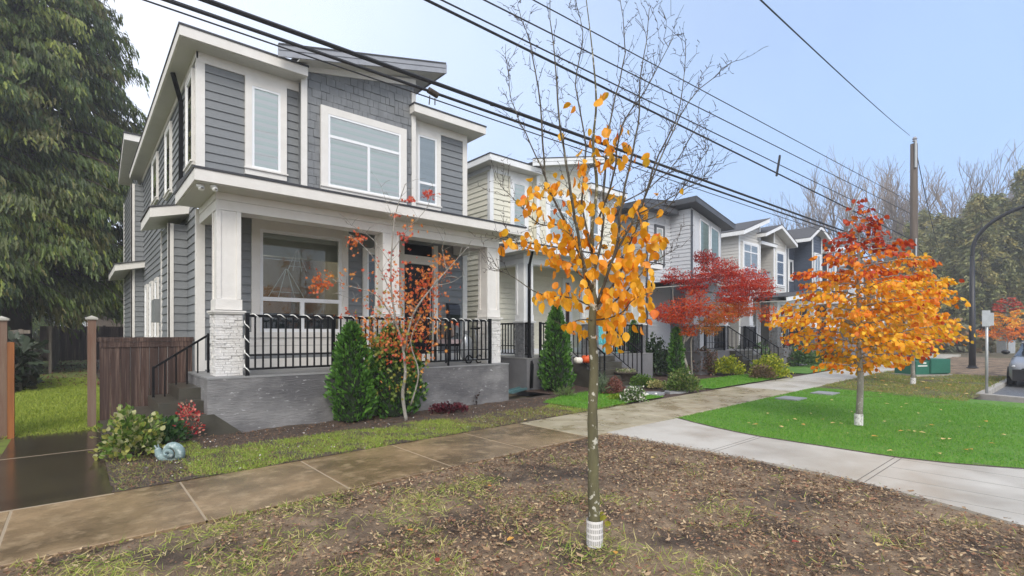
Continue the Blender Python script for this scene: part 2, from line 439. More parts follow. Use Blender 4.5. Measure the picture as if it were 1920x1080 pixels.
def craftsman(dx, dy, label, pal, first=False):
    x = lambda v: v + dx
    y = lambda v: v + dy
    h = thing('craftsman_house', (x(4.7), y(10.85), 0), label, 'house')
    WY, X0, X1, BY = y(10.85), x(1.70), x(7.76), y(10.65)
    sid, tri, shg = mt[pal['siding']], mt[pal['trim']], mt[pal['shingle']]
    F = FR('front', 0, WY); Lf = FR('left', X0, 0); Rt = FR('right', X1, 0); B = FR('front', 0, BY)
    # ground-floor front wall behind the porch
    wx0, wx1, wz0, wz1 = x(2.75), x(4.41), 1.63, 3.68
    dX0, dX1 = x(5.94), x(6.76)
    holes = [(wx0, wx1, wz0, wz1), (dX0, dX1, .9, 3.78)] if first else [(dX0, dX1, .9, 3.78)]
    m = MB(); lap(m, F, X0, X1, .906, 3.9, holes=holes)
    lap(m, F, X0, x(3.5), 4.0, 6.80); lap(m, F, x(6.1), X1, 4.0, 6.80)
    ych = [y(24)]
    lap(m, Lf, WY, y(24), .35, 6.80); lap(m, Rt, WY, y(24), .35, 6.80)
    m.build('wall', sid, h)
    m = MB(); bt = lambda s: 6.98 + .2*(s - x(3.5))
    shingles(m, B, x(3.5), x(6.1), 4.05, 7, bt, holes=[(x(4.2), x(5.4), 4.9, 6.3)])
    for X in (x(3.5), x(6.1)): m.box(X-.004, BY+.002, 4.05, X+.004, WY, bt(X))
    m.build('bay_wall', shg, h)
    m = MB()                                                             # back and footing
    m.box(X0+.03, WY+.05, -.1, X1-.03, y(23.97), .345); m.build('footing', mt['foundation_plain'], h)
    # corner boards, frieze, bay boards
    m = MB()
    for z0, z1 in ((.906, 3.9), (4.0, 6.62)):
        F.box(m, X0-.03, X0+.11, z0, z1, 0, .03); Lf.box(m, WY, WY+.1, z0, z1, 0, .032)
        F.box(m, X1-.11, X1+.03, z0, z1, 0, .03); Rt.box(m, WY, WY+.1, z0, z1, 0, .032)
    F.box(m, X0-.03, x(3.5), 6.62, 6.8, 0, .034); F.box(m, x(6.1), X1+.03, 6.62, 6.8, 0, .034)
    Lf.box(m, WY-.034, y(21), 6.68, 6.8, 0, .036)
    B.box(m, x(3.48), x(3.60), 4.05, 6.9, 0, .034); B.box(m, x(6.03), x(6.14), 4.05, 7.36, 0, .034)
    Fb = [(x(3.48), bt(x(3.48))-.0), (x(6.14), bt(x(6.14))), (x(6.14), bt(x(6.14))+.16), (x(3.48), bt(x(3.48))+.16)]
    m.prism(Fb, 'y', BY-.036, BY+.02)
    F.box(m, X0+.11, X1-.11, .93, 1.10, 0, .028)
    m.build('corner_trim', tri, h)
    # foundation and porch floor
    m = MB(); m.box(x(1.538), y(9.0), -.15, x(7.67), WY+.05, .88)
    m.build('foundation', mt[pal['found']], h)
    m = MB(); m.box(x(1.53), y(8.992), .881, x(7.678), WY, .906); m.build('porch_floor', mt['porch_floor'], h)
    # columns, beams
    for a in (1.70, 4.62, 7.27): column(h, x(a), x(a+.4), y(9.3), y(9.7), .906, 1.95 if first else 1.93, 3.62, pal)
    m = MB()
    for (a, b, c, d) in ((1.72, 9.33, 7.65, 9.66), (1.72, 9.66, 2.02, 10.82), (7.35, 9.66, 7.65, 10.82)):
        m.box(x(a), y(b), 3.625, x(c), y(d), 3.785)
        m.box(x(a)-.012, y(b)-(.012 if b < 9.5 else -.012), 3.789, x(c)+.012, y(d)-(0 if b < 9.5 else .002), 3.905)
    m.build('porch_beam', mt[pal['beam']], h)
    m = MB(); m.box(x(2.02), y(9.66), 3.86, x(7.35), WY-.002, 3.884); m.build('porch_ceiling', mt['soffit'], h)
    P = [(x(1.345), y(8.85)), (x(8.08), y(8.85)), (x(8.08), WY-.03), (x(1.345), WY-.03)]
    slab_outline(h, 'porch_roof', P, 3.906, 4.095, .035, pal['trim'], 'soffit')
    m = MB(); m.prism([(y(8.86), 4.131), (WY-.04, 4.131), (WY-.04, 4.31)], 'x', x(1.36), x(8.07)); m.build('porch_roof_top', mt['roof_shingle'], h)
    # upper roof
    e = .42
    P = [(x(1.36), WY-e), (x(3.55), WY-e), (x(3.55), WY-.02), (x(5.99), WY-.02), (x(5.99), WY-e), (x(8.11), WY-e), (x(8.11), y(21.3)), (x(1.36), y(21.3))]
    slab_outline(h, 'roof', P, 6.80, 6.99, .035, pal['trim'], 'soffit')
    m = MB(); xm = x(4.73)
    m.add([(x(1.38),y(10.9),7.03),(x(8.09),y(10.9),7.03),(x(8.09),y(21.2),7.03),(x(1.38),y(21.2),7.03),(xm,y(14),7.75),(xm,y(18.5),7.75)],
          [(0,1,4),(1,2,5,4),(2,3,5),(3,0,4,5)]); m.build('roof_top', mt['roof_shingle'], h)
    # mono-pitch roof over the bay, rising to the right
    za, zb, xa, xb = 6.90, 7.85, x(2.92), x(6.71)
    k = (zb-za)/(xb-xa); Q = lambda d0, d1: [(xa, za+d0), (xb, zb+d0), (xb, zb+d1), (xa, za+d1)]
    m = MB(); m.prism(Q(.0,.115), 'y', y(10.2), y(10.235)); m.prism(Q(.119,.215), 'y', y(10.188), y(10.235))
    m.prism([(xb, zb), (xb+.03, zb+.008), (xb+.03, zb+.215), (xb, zb+.21)], 'y', y(10.2), y(14))
    m.build('bay_roof', mt[pal['bayfascia']], h)
    xa2 = x(3.35); Q2 = lambda d0, d1: [(xa2, za+k*.43+d0), (xb, zb+d0), (xb, zb+d1), (xa2, za+k*.43+d1)]
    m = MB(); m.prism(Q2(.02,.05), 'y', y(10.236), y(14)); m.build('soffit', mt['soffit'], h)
    m = MB(); m.prism(Q(.216,.245), 'y', y(10.175), y(10.24)); m.prism(Q2(.216,.25), 'y', y(10.2405), y(14.05)); m.build('bay_roof_top', mt['roof_shingle'], h)
    # upper windows
    w = window(h, F, x(2.60), x(3.13), 4.85, 6.46, cas=.12, topz=6.63, blind='blind_mint', trim=pal['trim'])
    window(h, B, x(4.02), x(5.72), 4.72, 6.24, cas=.15, muls=[('h', 5.78), ('v', x(4.93), 4.77, 5.78)], trim=pal['trim'], base=.02)
    window(h, F, x(6.30), x(6.83), 4.80, 6.46, cas=.12, muls=[('h', 5.30)], topz=6.63, blind='blind_sky_grey', trim=pal['trim'])
    # front door, transom, side light
    m = MB(); F.box(m, dX0, dX1, .906, 3.30, -.10, -.06)
    for i in range(4): F.box(m, dX0+.12, dX1-.12, 1.1+i*.55, 1.5+i*.55, -.06, -.045)
    d = m.build('door', mt['black_door'], h)
    m = MB(); m.tube([F(dX0+.72, 1.45, .03), F(dX0+.72, 2.7, .03)], .014, 8)
    m.build('door_handle', mt['steel_grey'], d)
    m = MB(); F.box(m, dX0, dX1, 3.50, 3.78, -.08, -.05); m.build('transom_pane', mt['black_door'], h)
    m = MB(); F.box(m, dX1, dX1+.12, .906, 3.80, -.1, .04); F.box(m, dX0-.12, dX0, .906, 3.80, -.1, .04)
    F.box(m, dX0, dX1, 3.30, 3.50, -.1, .036); m.build('door_frame', tri, h)
    window(h, F, x(4.98), x(5.28), 1.35, 3.45, cas=.09, blind='dark_room', trim=pal['trim'], glass='glass_dark')
    # mailbox
    if first:
        c = F(x(7.14), 1.83, 0)
        m = MB(); prof = [(0,0), (-.02,.0), (-.10,.08), (-.155,.25), (-.15,.38), (-.10,.50), (0,.54)]
        m.prism([(WY-.02+p, 1.83+q) for p, q in prof], 'x', x(7.14), x(7.47))
        mb_ = m.build('mailbox', mt['mailbox_metal'], h)
        m = MB(); m.prism([(WY-.165, 2.17), (WY-.02, 2.30), (WY-.02,2.375), (WY-.06,2.37), (WY-.13,2.33), (WY-.17,2.22)], 'x', x(7.135), x(7.475)); m.build('lid', mt['mailbox_metal'], mb_)
    return h

PAL1 = dict(siding='grey_siding', trim='cream_trim', shingle='grey_shingle', col='cream_trim', beam='cream_trim', stone='ledge_stone', found='foundation', bayfascia='grey_fascia')
PAL2 = dict(siding='cream_siding', trim='white_trim', shingle='cream_siding', col='white_trim', beam='white_trim', stone='ledge_stone_grey', found='foundation_plain', bayfascia='white_trim')
H1 = craftsman(0, 0, 'dark grey two storey house with cream trim and white stone columns', PAL1, first=True)
F = FR('front', 0, 10.85); Lf = FR('left', 1.70, 0)
# big porch window with the room behind it
c = MB(); F.box(c, 2.60, 2.75, 1.50, 3.86, 0, .05); F.box(c, 4.41, 4.55, 1.50, 3.86, 0, .05); F.box(c, 2.75, 4.41, 3.68, 3.86, 0, .048); F.box(c, 2.55, 4.6, 1.52, 1.63, 0, .06)
F.box(c, 2.2, 4.8, 1.36, 1.51, 0, .03); F.box(c, 2.2, 4.8, 1.20, 1.352, 0, .028)
w = c.build('window', mt['cream_trim'], H1)
f = MB()
F.box(f, 2.75, 2.81, 1.63, 3.68, -.05, .03); F.box(f, 4.35, 4.41, 1.63, 3.68, -.05, .03); F.box(f, 2.81, 4.35, 1.63, 1.70, -.05, .028); F.box(f, 2.81, 4.35, 3.62, 3.68, -.05, .028)
F.box(f, 2.81, 4.35, 2.255, 2.335, -.05, .027); F.box(f, 3.53, 3.61, 1.70, 2.255, -.05, .026)
f.build('window_frame', mt['white_vinyl'], w)
g = MB(); g.add([F(2.80,1.66,-.02), F(4.36,1.66,-.02), F(4.36,3.66,-.02), F(2.80,3.66,-.02)], [(0,1,2,3)]); g.build('window_pane', mt['glass_dark'], w)
m = MB(); m.box(2.45, 10.98, .95, 2.48, 15.5, 3.75); m.box(5.2, 10.98, .95, 5.23, 15.5, 3.75); m.box(2.45, 15.5, .95, 5.23, 15.53, 3.75); m.box(2.48,10.98,.93,5.2,15.5,.95)
m.build('room_wall', mt['interior_wall'], H1)
m = MB(); m.box(2.48, 10.98, 3.752, 5.2, 15.5, 3.78); m.box(2.48, 12.1, 3.35, 5.2, 12.25, 3.75); m.build('room_ceiling', mt['ceiling_grey'], H1)
m = MB(); m.box(2.6, 13.6, .96, 3.3, 15.4, 3.0); m.box(3.6, 14.9, .96, 4.6, 15.45, 2.9); m.box(2.49, 12.3, .96, 2.9, 13.2, 2.4); m.build('room_cabinet', mt['interior_wood'], H1)
m = MB(); m.box(2.80, 11.02, 1.64, 4.36, 11.04, 2.02); m.build('window_curtain', mt['interior_dark'], H1)
m = MB(); m.box(2.8, 11.05, 3.56, 4.38, 11.12, 3.66); m.build('blind_rail', mt['ceiling_grey'], H1)
for k, (a, b) in enumerate(((3.4,12.9),(4.2,13.6))):
    ll = bpy.data.lights.new('room_light', 'POINT'); lo = bpy.data.objects.new('room_light', ll); COL.objects.link(lo); ll.energy = 4.5; ll.shadow_soft_size = .15; ll.color = (1,.93,.8); lo.location = (a,b,3.2)
for (a, b, c_) in ((3.0,12.6,3.71),(3.2,12.9,3.72),(3.35,12.7,3.72),(3.05,13.3,3.73),(2.9,12.9,3.73),(4.3,13.2,3.735)): m = MB(); m.blob((a,b,c_), (.035,.035,.02), 1); m.build('ceiling_spotlight', mt['lamp_glow'], H1)
st = MB()                                                                 # white light-frame decoration on the glass
for k, (zb, wd, zt) in enumerate(((2.95,.20,3.4),(2.38,.36,2.98))):
    cx = 3.62 - .22*k
    for s in (-1, -.45, .45, 1): st.tube([(cx+s*wd, 11.30, zb), (cx+s*.02, 11.30, zt)], .008, 5)
    st.tube([(cx-wd*.8, 11.30, zb+.1), (cx+wd*.8, 11.30, zb+.1)], .006, 5)
tag(st.build('window_decoration', mt['star_white'], origin=(3.5,11.3,2.3)), 'white tree shaped light frames hanging behind the large porch window', 'decoration')
# left side details
def side_win(y0, y1, z0, z1, X=1.70): return window(H1, FR('left', X, 0), y0, y1, z0, z1, cas=.07, blind='blind_sky_grey')
side_win(11.1, 11.75, 4.85, 6.5); side_win(14.05, 14.85, 4.95, 6.45); side_win(16.6, 17.7, 5.3, 6.45)
for a in (16.5, 17.8, 19.1): side_win(a, a+.5, 1.5, 3.05)
m = MB(); FA = FR('front', 0, 11.97); lap(m, FA, 1.396, 1.70, .35, 3.78); lap(m, FR('left', 1.396, 0), 11.97, 13.1, .35, 3.78); m.box(1.40, 13.09, .35, 1.7, 13.1, 3.78); m.build('bump_out', mt['grey_siding'], H1); m = MB()
FB = FR('front', 0, 20.6); lap(m, FB, 1.38, 1.70, .35, 6.5); lap(m, FR('left', 1.38, 0), 20.6, 24, .35, 6.5)
m.build('bump_out', mt['grey_siding'], H1)
m = MB(); FA.box(m, 1.37, 1.46, .35, 3.78, 0, .03); FR('left', 1.396, 0).box(m, 11.94, 12.04, .35, 3.78, 0, .03); FR('left',1.396,0).box(m, 13.0, 13.1, .35, 3.78, 0, .03); m.build('corner_trim', mt['cream_trim'], H1); m = MB()
FB.box(m, 1.35, 1.45, .35, 6.5, 0, .03); FR('left',1.38,0).box(m, 20.57, 20.67, .35, 6.5, 0, .03); FR('left',1.38,0).box(m, 23.9, 24, .35, 6.5, 0, .03)
m.build('corner_trim', mt['cream_trim'], H1)
m = MB(); m.prism([(1.05,3.80),(1.73,3.98),(1.73,4.16),(1.05,3.98)], 'y', 11.68, 13.4); m.build('side_roof', mt['cream_trim'], H1)
m = MB(); m.prism([(1.03,3.985),(1.73,4.165),(1.73,4.19),(1.03,4.01)], 'y', 11.66, 13.42); m.build('side_roof_top', mt['roof_shingle'], H1); m = MB()
m.prism([(.90,3.785),(1.7,3.965),(1.7,3.99),(.90,3.81)], 'y', 20.16, 24.2); m.build('side_roof_top', mt['roof_shingle'], H1); m = MB(); m.prism([(21.46,8.405),(21.46,8.435),(24.45,7.535),(24.45,7.505)], 'x', 1.2, 4.0)
m.build('side_roof_top', mt['roof_shingle'], H1)
m = MB(); m.prism([(.92,3.58),(1.7,3.76),(1.7,3.96),(.92,3.78)], 'y', 20.2, 24.2); m.build('side_roof', mt['cream_trim'], H1)
m = MB(); m.prism([(21.5,8.18),(21.5,8.40),(24.4,7.50),(24.4,7.30)], 'x', 1.22, 4.0); m.build('side_roof', mt['cream_trim'], H1)
m = MB(); lap(m, FR('left', 1.62, 0), 21.7, 24.0, 6.4, 8.2, top=lambda s: 8.1-.31*(s-21.5)); lap(m, FR('front', 0, 21.7), 1.62, 4.0, 7.0, 8.1); m.build('rear_gable_wall', mt['grey_siding'], H1)
m = MB(); m.bar((1.45, 12.0, 6.79), (1.62, 12.25, 6.35), .07, .06); m.bar((1.62, 12.25, 6.38), (1.62, 12.25, 4.22), .075, .06, up=(0,1,0)); m.build('downspout', mt['black_metal'], H1)
m = MB(); m.box(1.28, 13.3, 1.85, 1.66, 13.9, 2.35); m.tube([(1.5,13.4,1.85),(1.5,13.38,1.7),(1.66,13.38,1.62)], .04, 8); m.tube([(1.6,13.75,2.35),(1.6,13.75,3.7)], .03, 8)
m.build('meter_box', mt['meter_grey'], H1)
for (a, b) in ((1.45, 9.05), (1.62, 8.98)):
    m = MB(); m.lathe([(.052,0),(.055,-.03),(.045,-.05)], (a,b,3.905), 12); m.blob((a+.01,b-.03,3.84), (.045,.06,.04), 2)
    o = m.build('security_camera', mt['camera_white'], H1, smooth=True)
    m = MB(); m.lathe([(.018,0),(.018,.012)], (a+.012,b-.09,3.828), 10); m.build('camera_lens', mt['black_metal'], o)
railing(H1, (2.13, 9.14), (7.22, 9.14), 1.0, 1.915, posts=(1.42, 3.95))
# side steps
m = MB(); m.box(1.24, 9.55, -.1, 1.537, 10.75, .72); m.box(.94, 9.3, -.1, 1.537, 10.76, .53); m.box(.62, 9.05, -.1, 1.53, 10.77, .345); m.box(.30, 9.0, -.1, 1.2, 10.78, .16)
m.prism([(1.2,-.1),(2.05,-.1),(2.0,.03),(1.62,.345),(1.2,.345)], 'y', 8.965, 8.997)
m.build('side_steps', mt['wet_step'], H1)
slope_rail(H1, (.98, 10.35), (1.78, 10.35), 1.02, 1.575, 5)
# rope light wound on the railing
m = MB(); pts = []
nT = 24
for i in range(nT*12+1):
    t = i/(nT*12); a = 2*math.pi*nT*t
    pts.append((2.16 + 5.04*t, 9.14 + .032*math.cos(a), 1.895 + .03*math.sin(a)))
m.tube(pts, .0085, 5)
pts = [(2.13 + .036*math.cos(2*math.pi*4*t/60), 9.14 + .036*math.sin(2*math.pi*4*t/60), 1.9 - .95*t/60) for t in range(61)]; m.tube(pts, .0085, 5)
tag(m.build('rope_light', mt['rope_white'], origin=(4.7,9.14,1.9)), 'white rope light wound along the black railing of the grey porch', 'string light')
# things standing on the porch
ch = thing('patio_chair', (6.95, 10.2, .906), 'dark framed patio chair with mauve cushions beside the mailbox', 'chair')
m = MB(); m.box(6.55, 9.95, 1.30, 7.25, 10.5, 1.36)
m.build('seat_frame', mt['black_metal'], ch)
for a in (6.57, 7.23):
    for b in (9.98, 10.47):
        m = MB(); m.bar((a,b,.906), (a,b,1.62 if b > 10 else 1.5), .03, .03, up=(0,1,0)); m.build('leg', mt['black_metal'], ch)
m = MB(); m.box(6.58, 9.94, 1.362, 7.22, 10.4, 1.46); m.build('seat_cushion', mt['cushion_mauve'], ch)
m = MB(); m.bar((6.9, 10.42, 1.44), (6.9, 10.56, 1.82), .66, .07, up=(1,0,0)); m.build('back_cushion', mt['brown_back'], ch)
bk = thing('kick_scooter', (7.15, 9.55, .906), 'small silver kick scooter leaning by the right porch column', 'scooter')
for k, a in enumerate((6.92, 7.22)):
    m = MB(); m.tube([(a+.09*math.cos(t*.3), 9.55, 1.0+.09*math.sin(t*.3)) for t in range(22)], .018, 6); m.build('wheel', mt['black_metal'], bk)
m = MB(); m.box(6.92, 9.5, .99, 7.15, 9.6, 1.02); m.build('deck', mt['steel_grey'], bk)
m = MB(); m.tube([(7.2,9.55,1.05),(7.1,9.55,1.72)], .018, 8); m.build('steering_column', mt['steel_grey'], bk)
m = MB(); m.tube([(7.1,9.38,1.72),(7.1,9.72,1.72)], .02, 8); m.build('handlebar', mt['black_metal'], bk)
gt = thing('foil_sack', (6.62, 9.62, .906), 'pale silver sack standing on the porch behind the railing', 'sack')
m = MB(); m.blob((7.02, 9.78, 1.25), (.16,.12,.36), 3, jit=.18); m.build('sack_body', mt['steel_grey'], gt, smooth=True)
m = MB(); m.lathe([(.04,0),(.07,.05),(.09,.1)], (7.02,9.78,1.57), 10); m.build('sack_neck', mt['steel_grey'], gt)

# ---- cream house next door: the same plan, set back ----
D2 = (8.0, 1.41)
H2 = craftsman(*D2, 'cream sided house with white trim and grey stone columns next door', PAL2)
X = lambda v: v + D2[0]
Yy = lambda v: v + D2[1]
railing(H2, (X(1.75), Yy(9.14)), (X(1.75), Yy(10.7)), 1.0, 1.915)
railing(H2, (X(2.2), Yy(9.14)), (X(3.25), Yy(9.14)), 1.0, 1.915)
railing(H2, (X(5.35), Yy(9.14)), (X(7.2), Yy(9.14)), 1.0, 1.915)
m = MB()
for i in range(5): m.box(X(3.45), Yy(9.0)-.27*(5-i), -.1, X(5.15), Yy(9.0)-.27*(4-i)-(.004 if i == 4 else 0), .9-.18*(4-i)-.01)
m.build('front_steps', mt['wet_step'], H2)
slope_rail(H2, (X(3.4), Yy(7.75)), (X(3.4), Yy(9.1)), 1.02, 1.9, 8)
slope_rail(H2, (X(5.2), Yy(7.75)), (X(5.2), Yy(9.1)), 1.02, 1.9, 8)
m = MB(); m.bar((X(1.72), Yy(8.95), 3.95), (X(1.82), Yy(9.2), 3.55), .06, .06); m.bar((X(1.82),Yy(9.2),3.6), (X(1.82),Yy(9.2),1.0), .07, .06, up=(0,1,0)); m.bar((X(1.82),Yy(9.2),1.05), (X(1.68),Yy(8.93),.7), .07,.06); m.bar((X(1.68),Yy(8.93),.75),(X(1.62),Yy(8.9),.08), .07,.06, up=(0,1,0))
m.build('downspout', mt['black_metal'], H2)
m = MB(); m.tube([(X(2.45),Yy(9.9),3.86),(X(2.45),Yy(9.9),3.4)], .01, 6); m.lathe([(.10,0),(.11,.02),(.11,.30),(.04,.38)], (X(2.45),Yy(9.9),3.05), 8); m.build('porch_lantern', mt['black_metal'], H2)
sb = MB(); a = gnd(955, 738); b = gnd(985, 731)
sb.bar((a[0]-.1, a[1]-.05, .03), (b[0]+.05, b[1]+.02, .05), .28, .03); sb.bar((a[0]-.1, a[1]-.19, .055), (b[0]+.05, b[1]-.12, .075), .025, .05); sb.bar((a[0]-.1, a[1]+.09, .055), (b[0]+.05, b[1]+.16, .075), .025, .05)
tag(sb.build('splash_tray', mt['teal_pad'], origin=(a[0], a[1], 0)), 'teal splash tray under the black downspout between the houses', 'splash block')
# pumpkins on the cream house steps
for (px, c, r, lab) in ((1084,'pumpkin_white',.13,'white pumpkin on the steps of the cream house'), (1100,'pumpkin_orange',.16,'orange pumpkin on the steps beside the white pumpkin')):
    xx = fx(px, 9.9); t = thing('pumpkin', (xx, 9.9, .72), lab, 'pumpkin'); m = MB()
    for k in range(9):
        an = k*2*math.pi/9; m.blob((xx+.45*r*math.cos(an), 9.9+.45*r*math.sin(an), .72+r*.75), (r*.62,r*.62,r*.75), 2)
    m.build('fruit', mt[c], t, smooth=True)
    m = MB(); m.tube([(xx,9.9,.72+r*1.35),(xx+.02,9.9,.72+r*1.8)], [.02,.014], 6); m.build('stem', mt['wood_fence'], t)
# turquoise chairs on the cream porch
for k, a in enumerate((5.6, 6.35)):
    t = thing('slatted_chair', (X(a), Yy(10.0), .906), ('turquoise slatted chair nearer the steps on the cream porch', 'turquoise slatted chair deeper along the cream porch')[k], 'chair')
    m = MB()
    for j in range(5): m.bar((X(a)-.24+j*.12, Yy(10.25), 1.25), (X(a)-.26+j*.13, Yy(10.5), 1.95-abs(j-2)*.05), .09, .02, up=(0,1,0))
    m.build('backrest', mt['turquoise'], t)
    m = MB(); m.box(X(a)-.28, Yy(9.8), 1.22, X(a)+.28, Yy(10.3), 1.26); m.build('seat', mt['turquoise'], t)
    for s in (-.3, .3):
        m = MB(); m.box(X(a)+s-.05, Yy(9.75), 1.45, X(a)+s+.05, Yy(10.3), 1.475); m.build('armrest', mt['turquoise'], t)
        for q in (9.8, 10.25):
            m = MB(); m.box(X(a)+s-.02, Yy(q)-.03, .906, X(a)+s+.02, Yy(q)+.03, 1.45); m.build('leg', mt['turquoise'], t)

# ---- a simpler body for the houses further along ----
def porch(h, x0, x1, yf, yw, zc, pal, ncol=3, roof='flat', zr=(3.9, 4.1), trim='white_trim', found='foundation_plain'):
    m = MB(); m.box(x0+.2, yf, -.1, x1-.2, yw+.05, .88); m.build('foundation', mt[found], h)
    m = MB(); m.box(x0+.19, yf-.008, .881, x1-.19, yw, .906); m.build('porch_floor', mt['porch_floor'], h)
    for i in range(ncol):
        a = x0 + .25 + (x1-x0-.9)*i/(ncol-1); column(h, a, a+.4, yf+.3, yf+.7, .906, 1.93, zc, pal)
    m = MB(); m.box(x0+.27, yf+.33, zc, x1-.27, yf+.66, zc+.28); m.build('porch_beam', mt[trim], h)
    if roof == 'flat':
        slab_outline(h, 'porch_roof', [(x0-.1,yf-.15),(x1+.1,yf-.15),(x1+.1,yw-.03),(x0-.1,yw-.03)], zr[0], zr[1], .035, trim, 'soffit')
        m = MB(); m.prism([(yf-.14, zr[1]+.036), (yw-.04, zr[1]+.036), (yw-.04, zr[1]+.3)], 'x', x0-.09, x1+.09); m.build('porch_roof_top', mt['roof_shingle'], h)
    else:                                                               # slopes up to the right
        Q = lambda d0, d1: [(x0-.1, zr[0]+d0), (x1+.2, zr[1]+d0), (x1+.2, zr[1]+d1), (x0-.1, zr[0]+d1)]
        m = MB(); m.prism(Q(0,.2), 'y', yf-.25, yf-.21); m.prism([(x1+.2,zr[1]),(x1+.23,zr[1]),(x1+.23,zr[1]+.2),(x1+.2,zr[1]+.2)],'y',yf-.25,yw); m.build('porch_roof', mt[trim], h)
        m = MB(); m.prism(Q(.201,.235), 'y', yf-.27, yw-.03); m.build('porch_roof_top', mt['roof_shingle'], h)
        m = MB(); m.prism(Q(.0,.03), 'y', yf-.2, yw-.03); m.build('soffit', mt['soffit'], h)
def pitched(h, xa, za, xb, zb, y0, y1, th, fmat, name='roof', lip=.03):
    Q = lambda d0, d1: [(xa, za+d0), (xb, zb+d0), (xb, zb+d1), (xa, za+d1)]
    m = MB(); m.prism(Q(0,th), 'y', y0, y0+.035)
    m.box(xa-.004, y0+.035, za+.004, xa+.03, y1, za+th-.004); m.box(xb-.03, y0+.035, zb+.004, xb+.004, y1, zb+th-.004); m.build(name, mt[fmat], h)
    m = MB(); m.prism(Q(.01,.04), 'y', y0+.036, y1); m.build('soffit', mt['dark_trim'] if fmat == 'dark_trim' else mt['soffit'], h)
    m = MB(); m.prism(Q(th+.001, th+lip), 'y', y0-.015, y1+.02); m.build('roof_top', mt['roof_shingle'], h)
def corner(h, fr, s, z0, z1, mat, w=.1):
    m = MB(); fr.box(m, s, s+w, z0, z1, 0, .034); m.build('corner_trim', mt[mat], h)

# light grey house with charcoal trim
h = thing('gabled_house', (20.7, 12.2, 0), 'light grey house with charcoal trim and tall gable windows', 'house')
F3 = FR('front', 0, 12.2); G3 = FR('front', 0, 11.2)
top3 = lambda s: 7.02 - .21*(s-19.3) if s > 19.3 else 7.02 - .10*(19.3-s)
m = MB(); lap(m, F3, 17.9, 19.7, .9, 6.75); lap(m, FR('left', 17.9, 0), 12.2, 24, .3, 6.75); lap(m, FR('right', 23.7, 0), 12.2, 24, .3, 6.2)
lap(m, F3, 22.2, 23.7, .9, 6.1); lap(m, FR('left', 19.69, 0), 11.2, 12.2, 3.9, 6.9); m.build('wall', mt['light_grey_siding'], h)
m = MB(); m.add([G3(19.69,3.9,0), G3(22.3,3.9,0), G3(22.3,top3(22.3),0), G3(19.69,top3(19.69),0)], [(0,1,2,3)]); m.box(22.29,11.2,3.9,22.3,12.2,6.3)
for s in (19.95, 20.35, 21.15, 21.28, 22.02): G3.box(m, s, s+.06, 3.9, top3(s+.06)-.02, 0, .02)
m.build('gable_wall', mt['light_grey_siding'], h)
corner(h, G3, 19.66, 3.9, 6.85, 'dark_trim', .13); corner(h, F3, 17.87, .9, 6.7, 'dark_trim', .12)
for s in (19.25, 18.6): corner(h, F3, s, 3.9, 6.7, 'light_grey_siding', .1)
pitched(h, 17.2, 6.80, 19.3, 7.05, 11.75, 24, .17, 'dark_trim'); pitched(h, 19.3, 7.05, 22.75, 6.35, 10.75, 24, .2, 'dark_trim')
pitched(h, 16.9, 6.66, 19.55, 6.70, 11.7, 12.4, .17, 'dark_trim', 'eaves_roof')
window(h, F3, fx(1229,12.2), fx(1241,12.2), 4.6, 6.1, cas=.12, trim='dark_trim'); window(h, F3, fx(1259,12.2), fx(1272,12.2), 4.75, 6.2, cas=.12, trim='dark_trim')
for (a, b) in ((20.42,21.12),(21.35,22.0)):
    w = MB(); w.add([G3(a,4.3,.03),G3(b,4.3,.03),G3(b,top3(b)-.28,.03),G3(a,top3(a)-.28,.03)], [(0,1,2,3)])
    fm = MB()
    for s in (a-.05, b): G3.box(fm, s, s+.05, 4.25, top3(s)-.28, 0, .045)
    fm.prism([(a,top3(a)-.28),(b,top3(b)-.28),(b,top3(b)-.22),(a,top3(a)-.22)], 'y', 11.157, 11.2); G3.box(fm, a, b, 4.25, 4.3, 0, .043)
    wf = fm.build('window', mt['white_vinyl'], h); w.build('window_pane', mt['glass_dark'], wf)
    m = MB(); m.add([G3(a,4.3,.012),G3(b,4.3,.012),G3(b,top3(b)-.28,.012),G3(a,top3(a)-.28,.012)], [(0,1,2,3)]); m.build('blind_backing', mt['blind_sky_grey'], wf)  # pale sheet behind the pane; the sky's reflection is put into its colour
PAL3 = dict(col='light_grey_siding', stone='ledge_stone_grey')
porch(h, 17.9, 23.6, 9.9, 12.2, 3.3, PAL3, 3, 'slope', (3.45, 4.15), 'grey_fascia')
railing(h, (18.7, 10.05), (20.3, 10.05), 1.0, 1.9); railing(h, (22.1, 10.05), (23.2, 10.05), 1.0, 1.9)
m = MB()
for i in range(5): m.box(20.4, 9.88-.27*(5-i), -.1, 22.0, 9.88-.27*(4-i), .9-.18*(4-i)-.01)
m.build('front_steps', mt['wet_step'], h)
slope_rail(h, (20.4, 8.6), (20.4, 9.95), 1.02, 1.9, 8); slope_rail(h, (22.0, 8.6), (22.0, 9.95), 1.02, 1.9, 8)
m = MB(); F3.box(m, 20.8, 21.7, .906, 3.1, .0, .04); m.build('door', mt['black_door'], h)

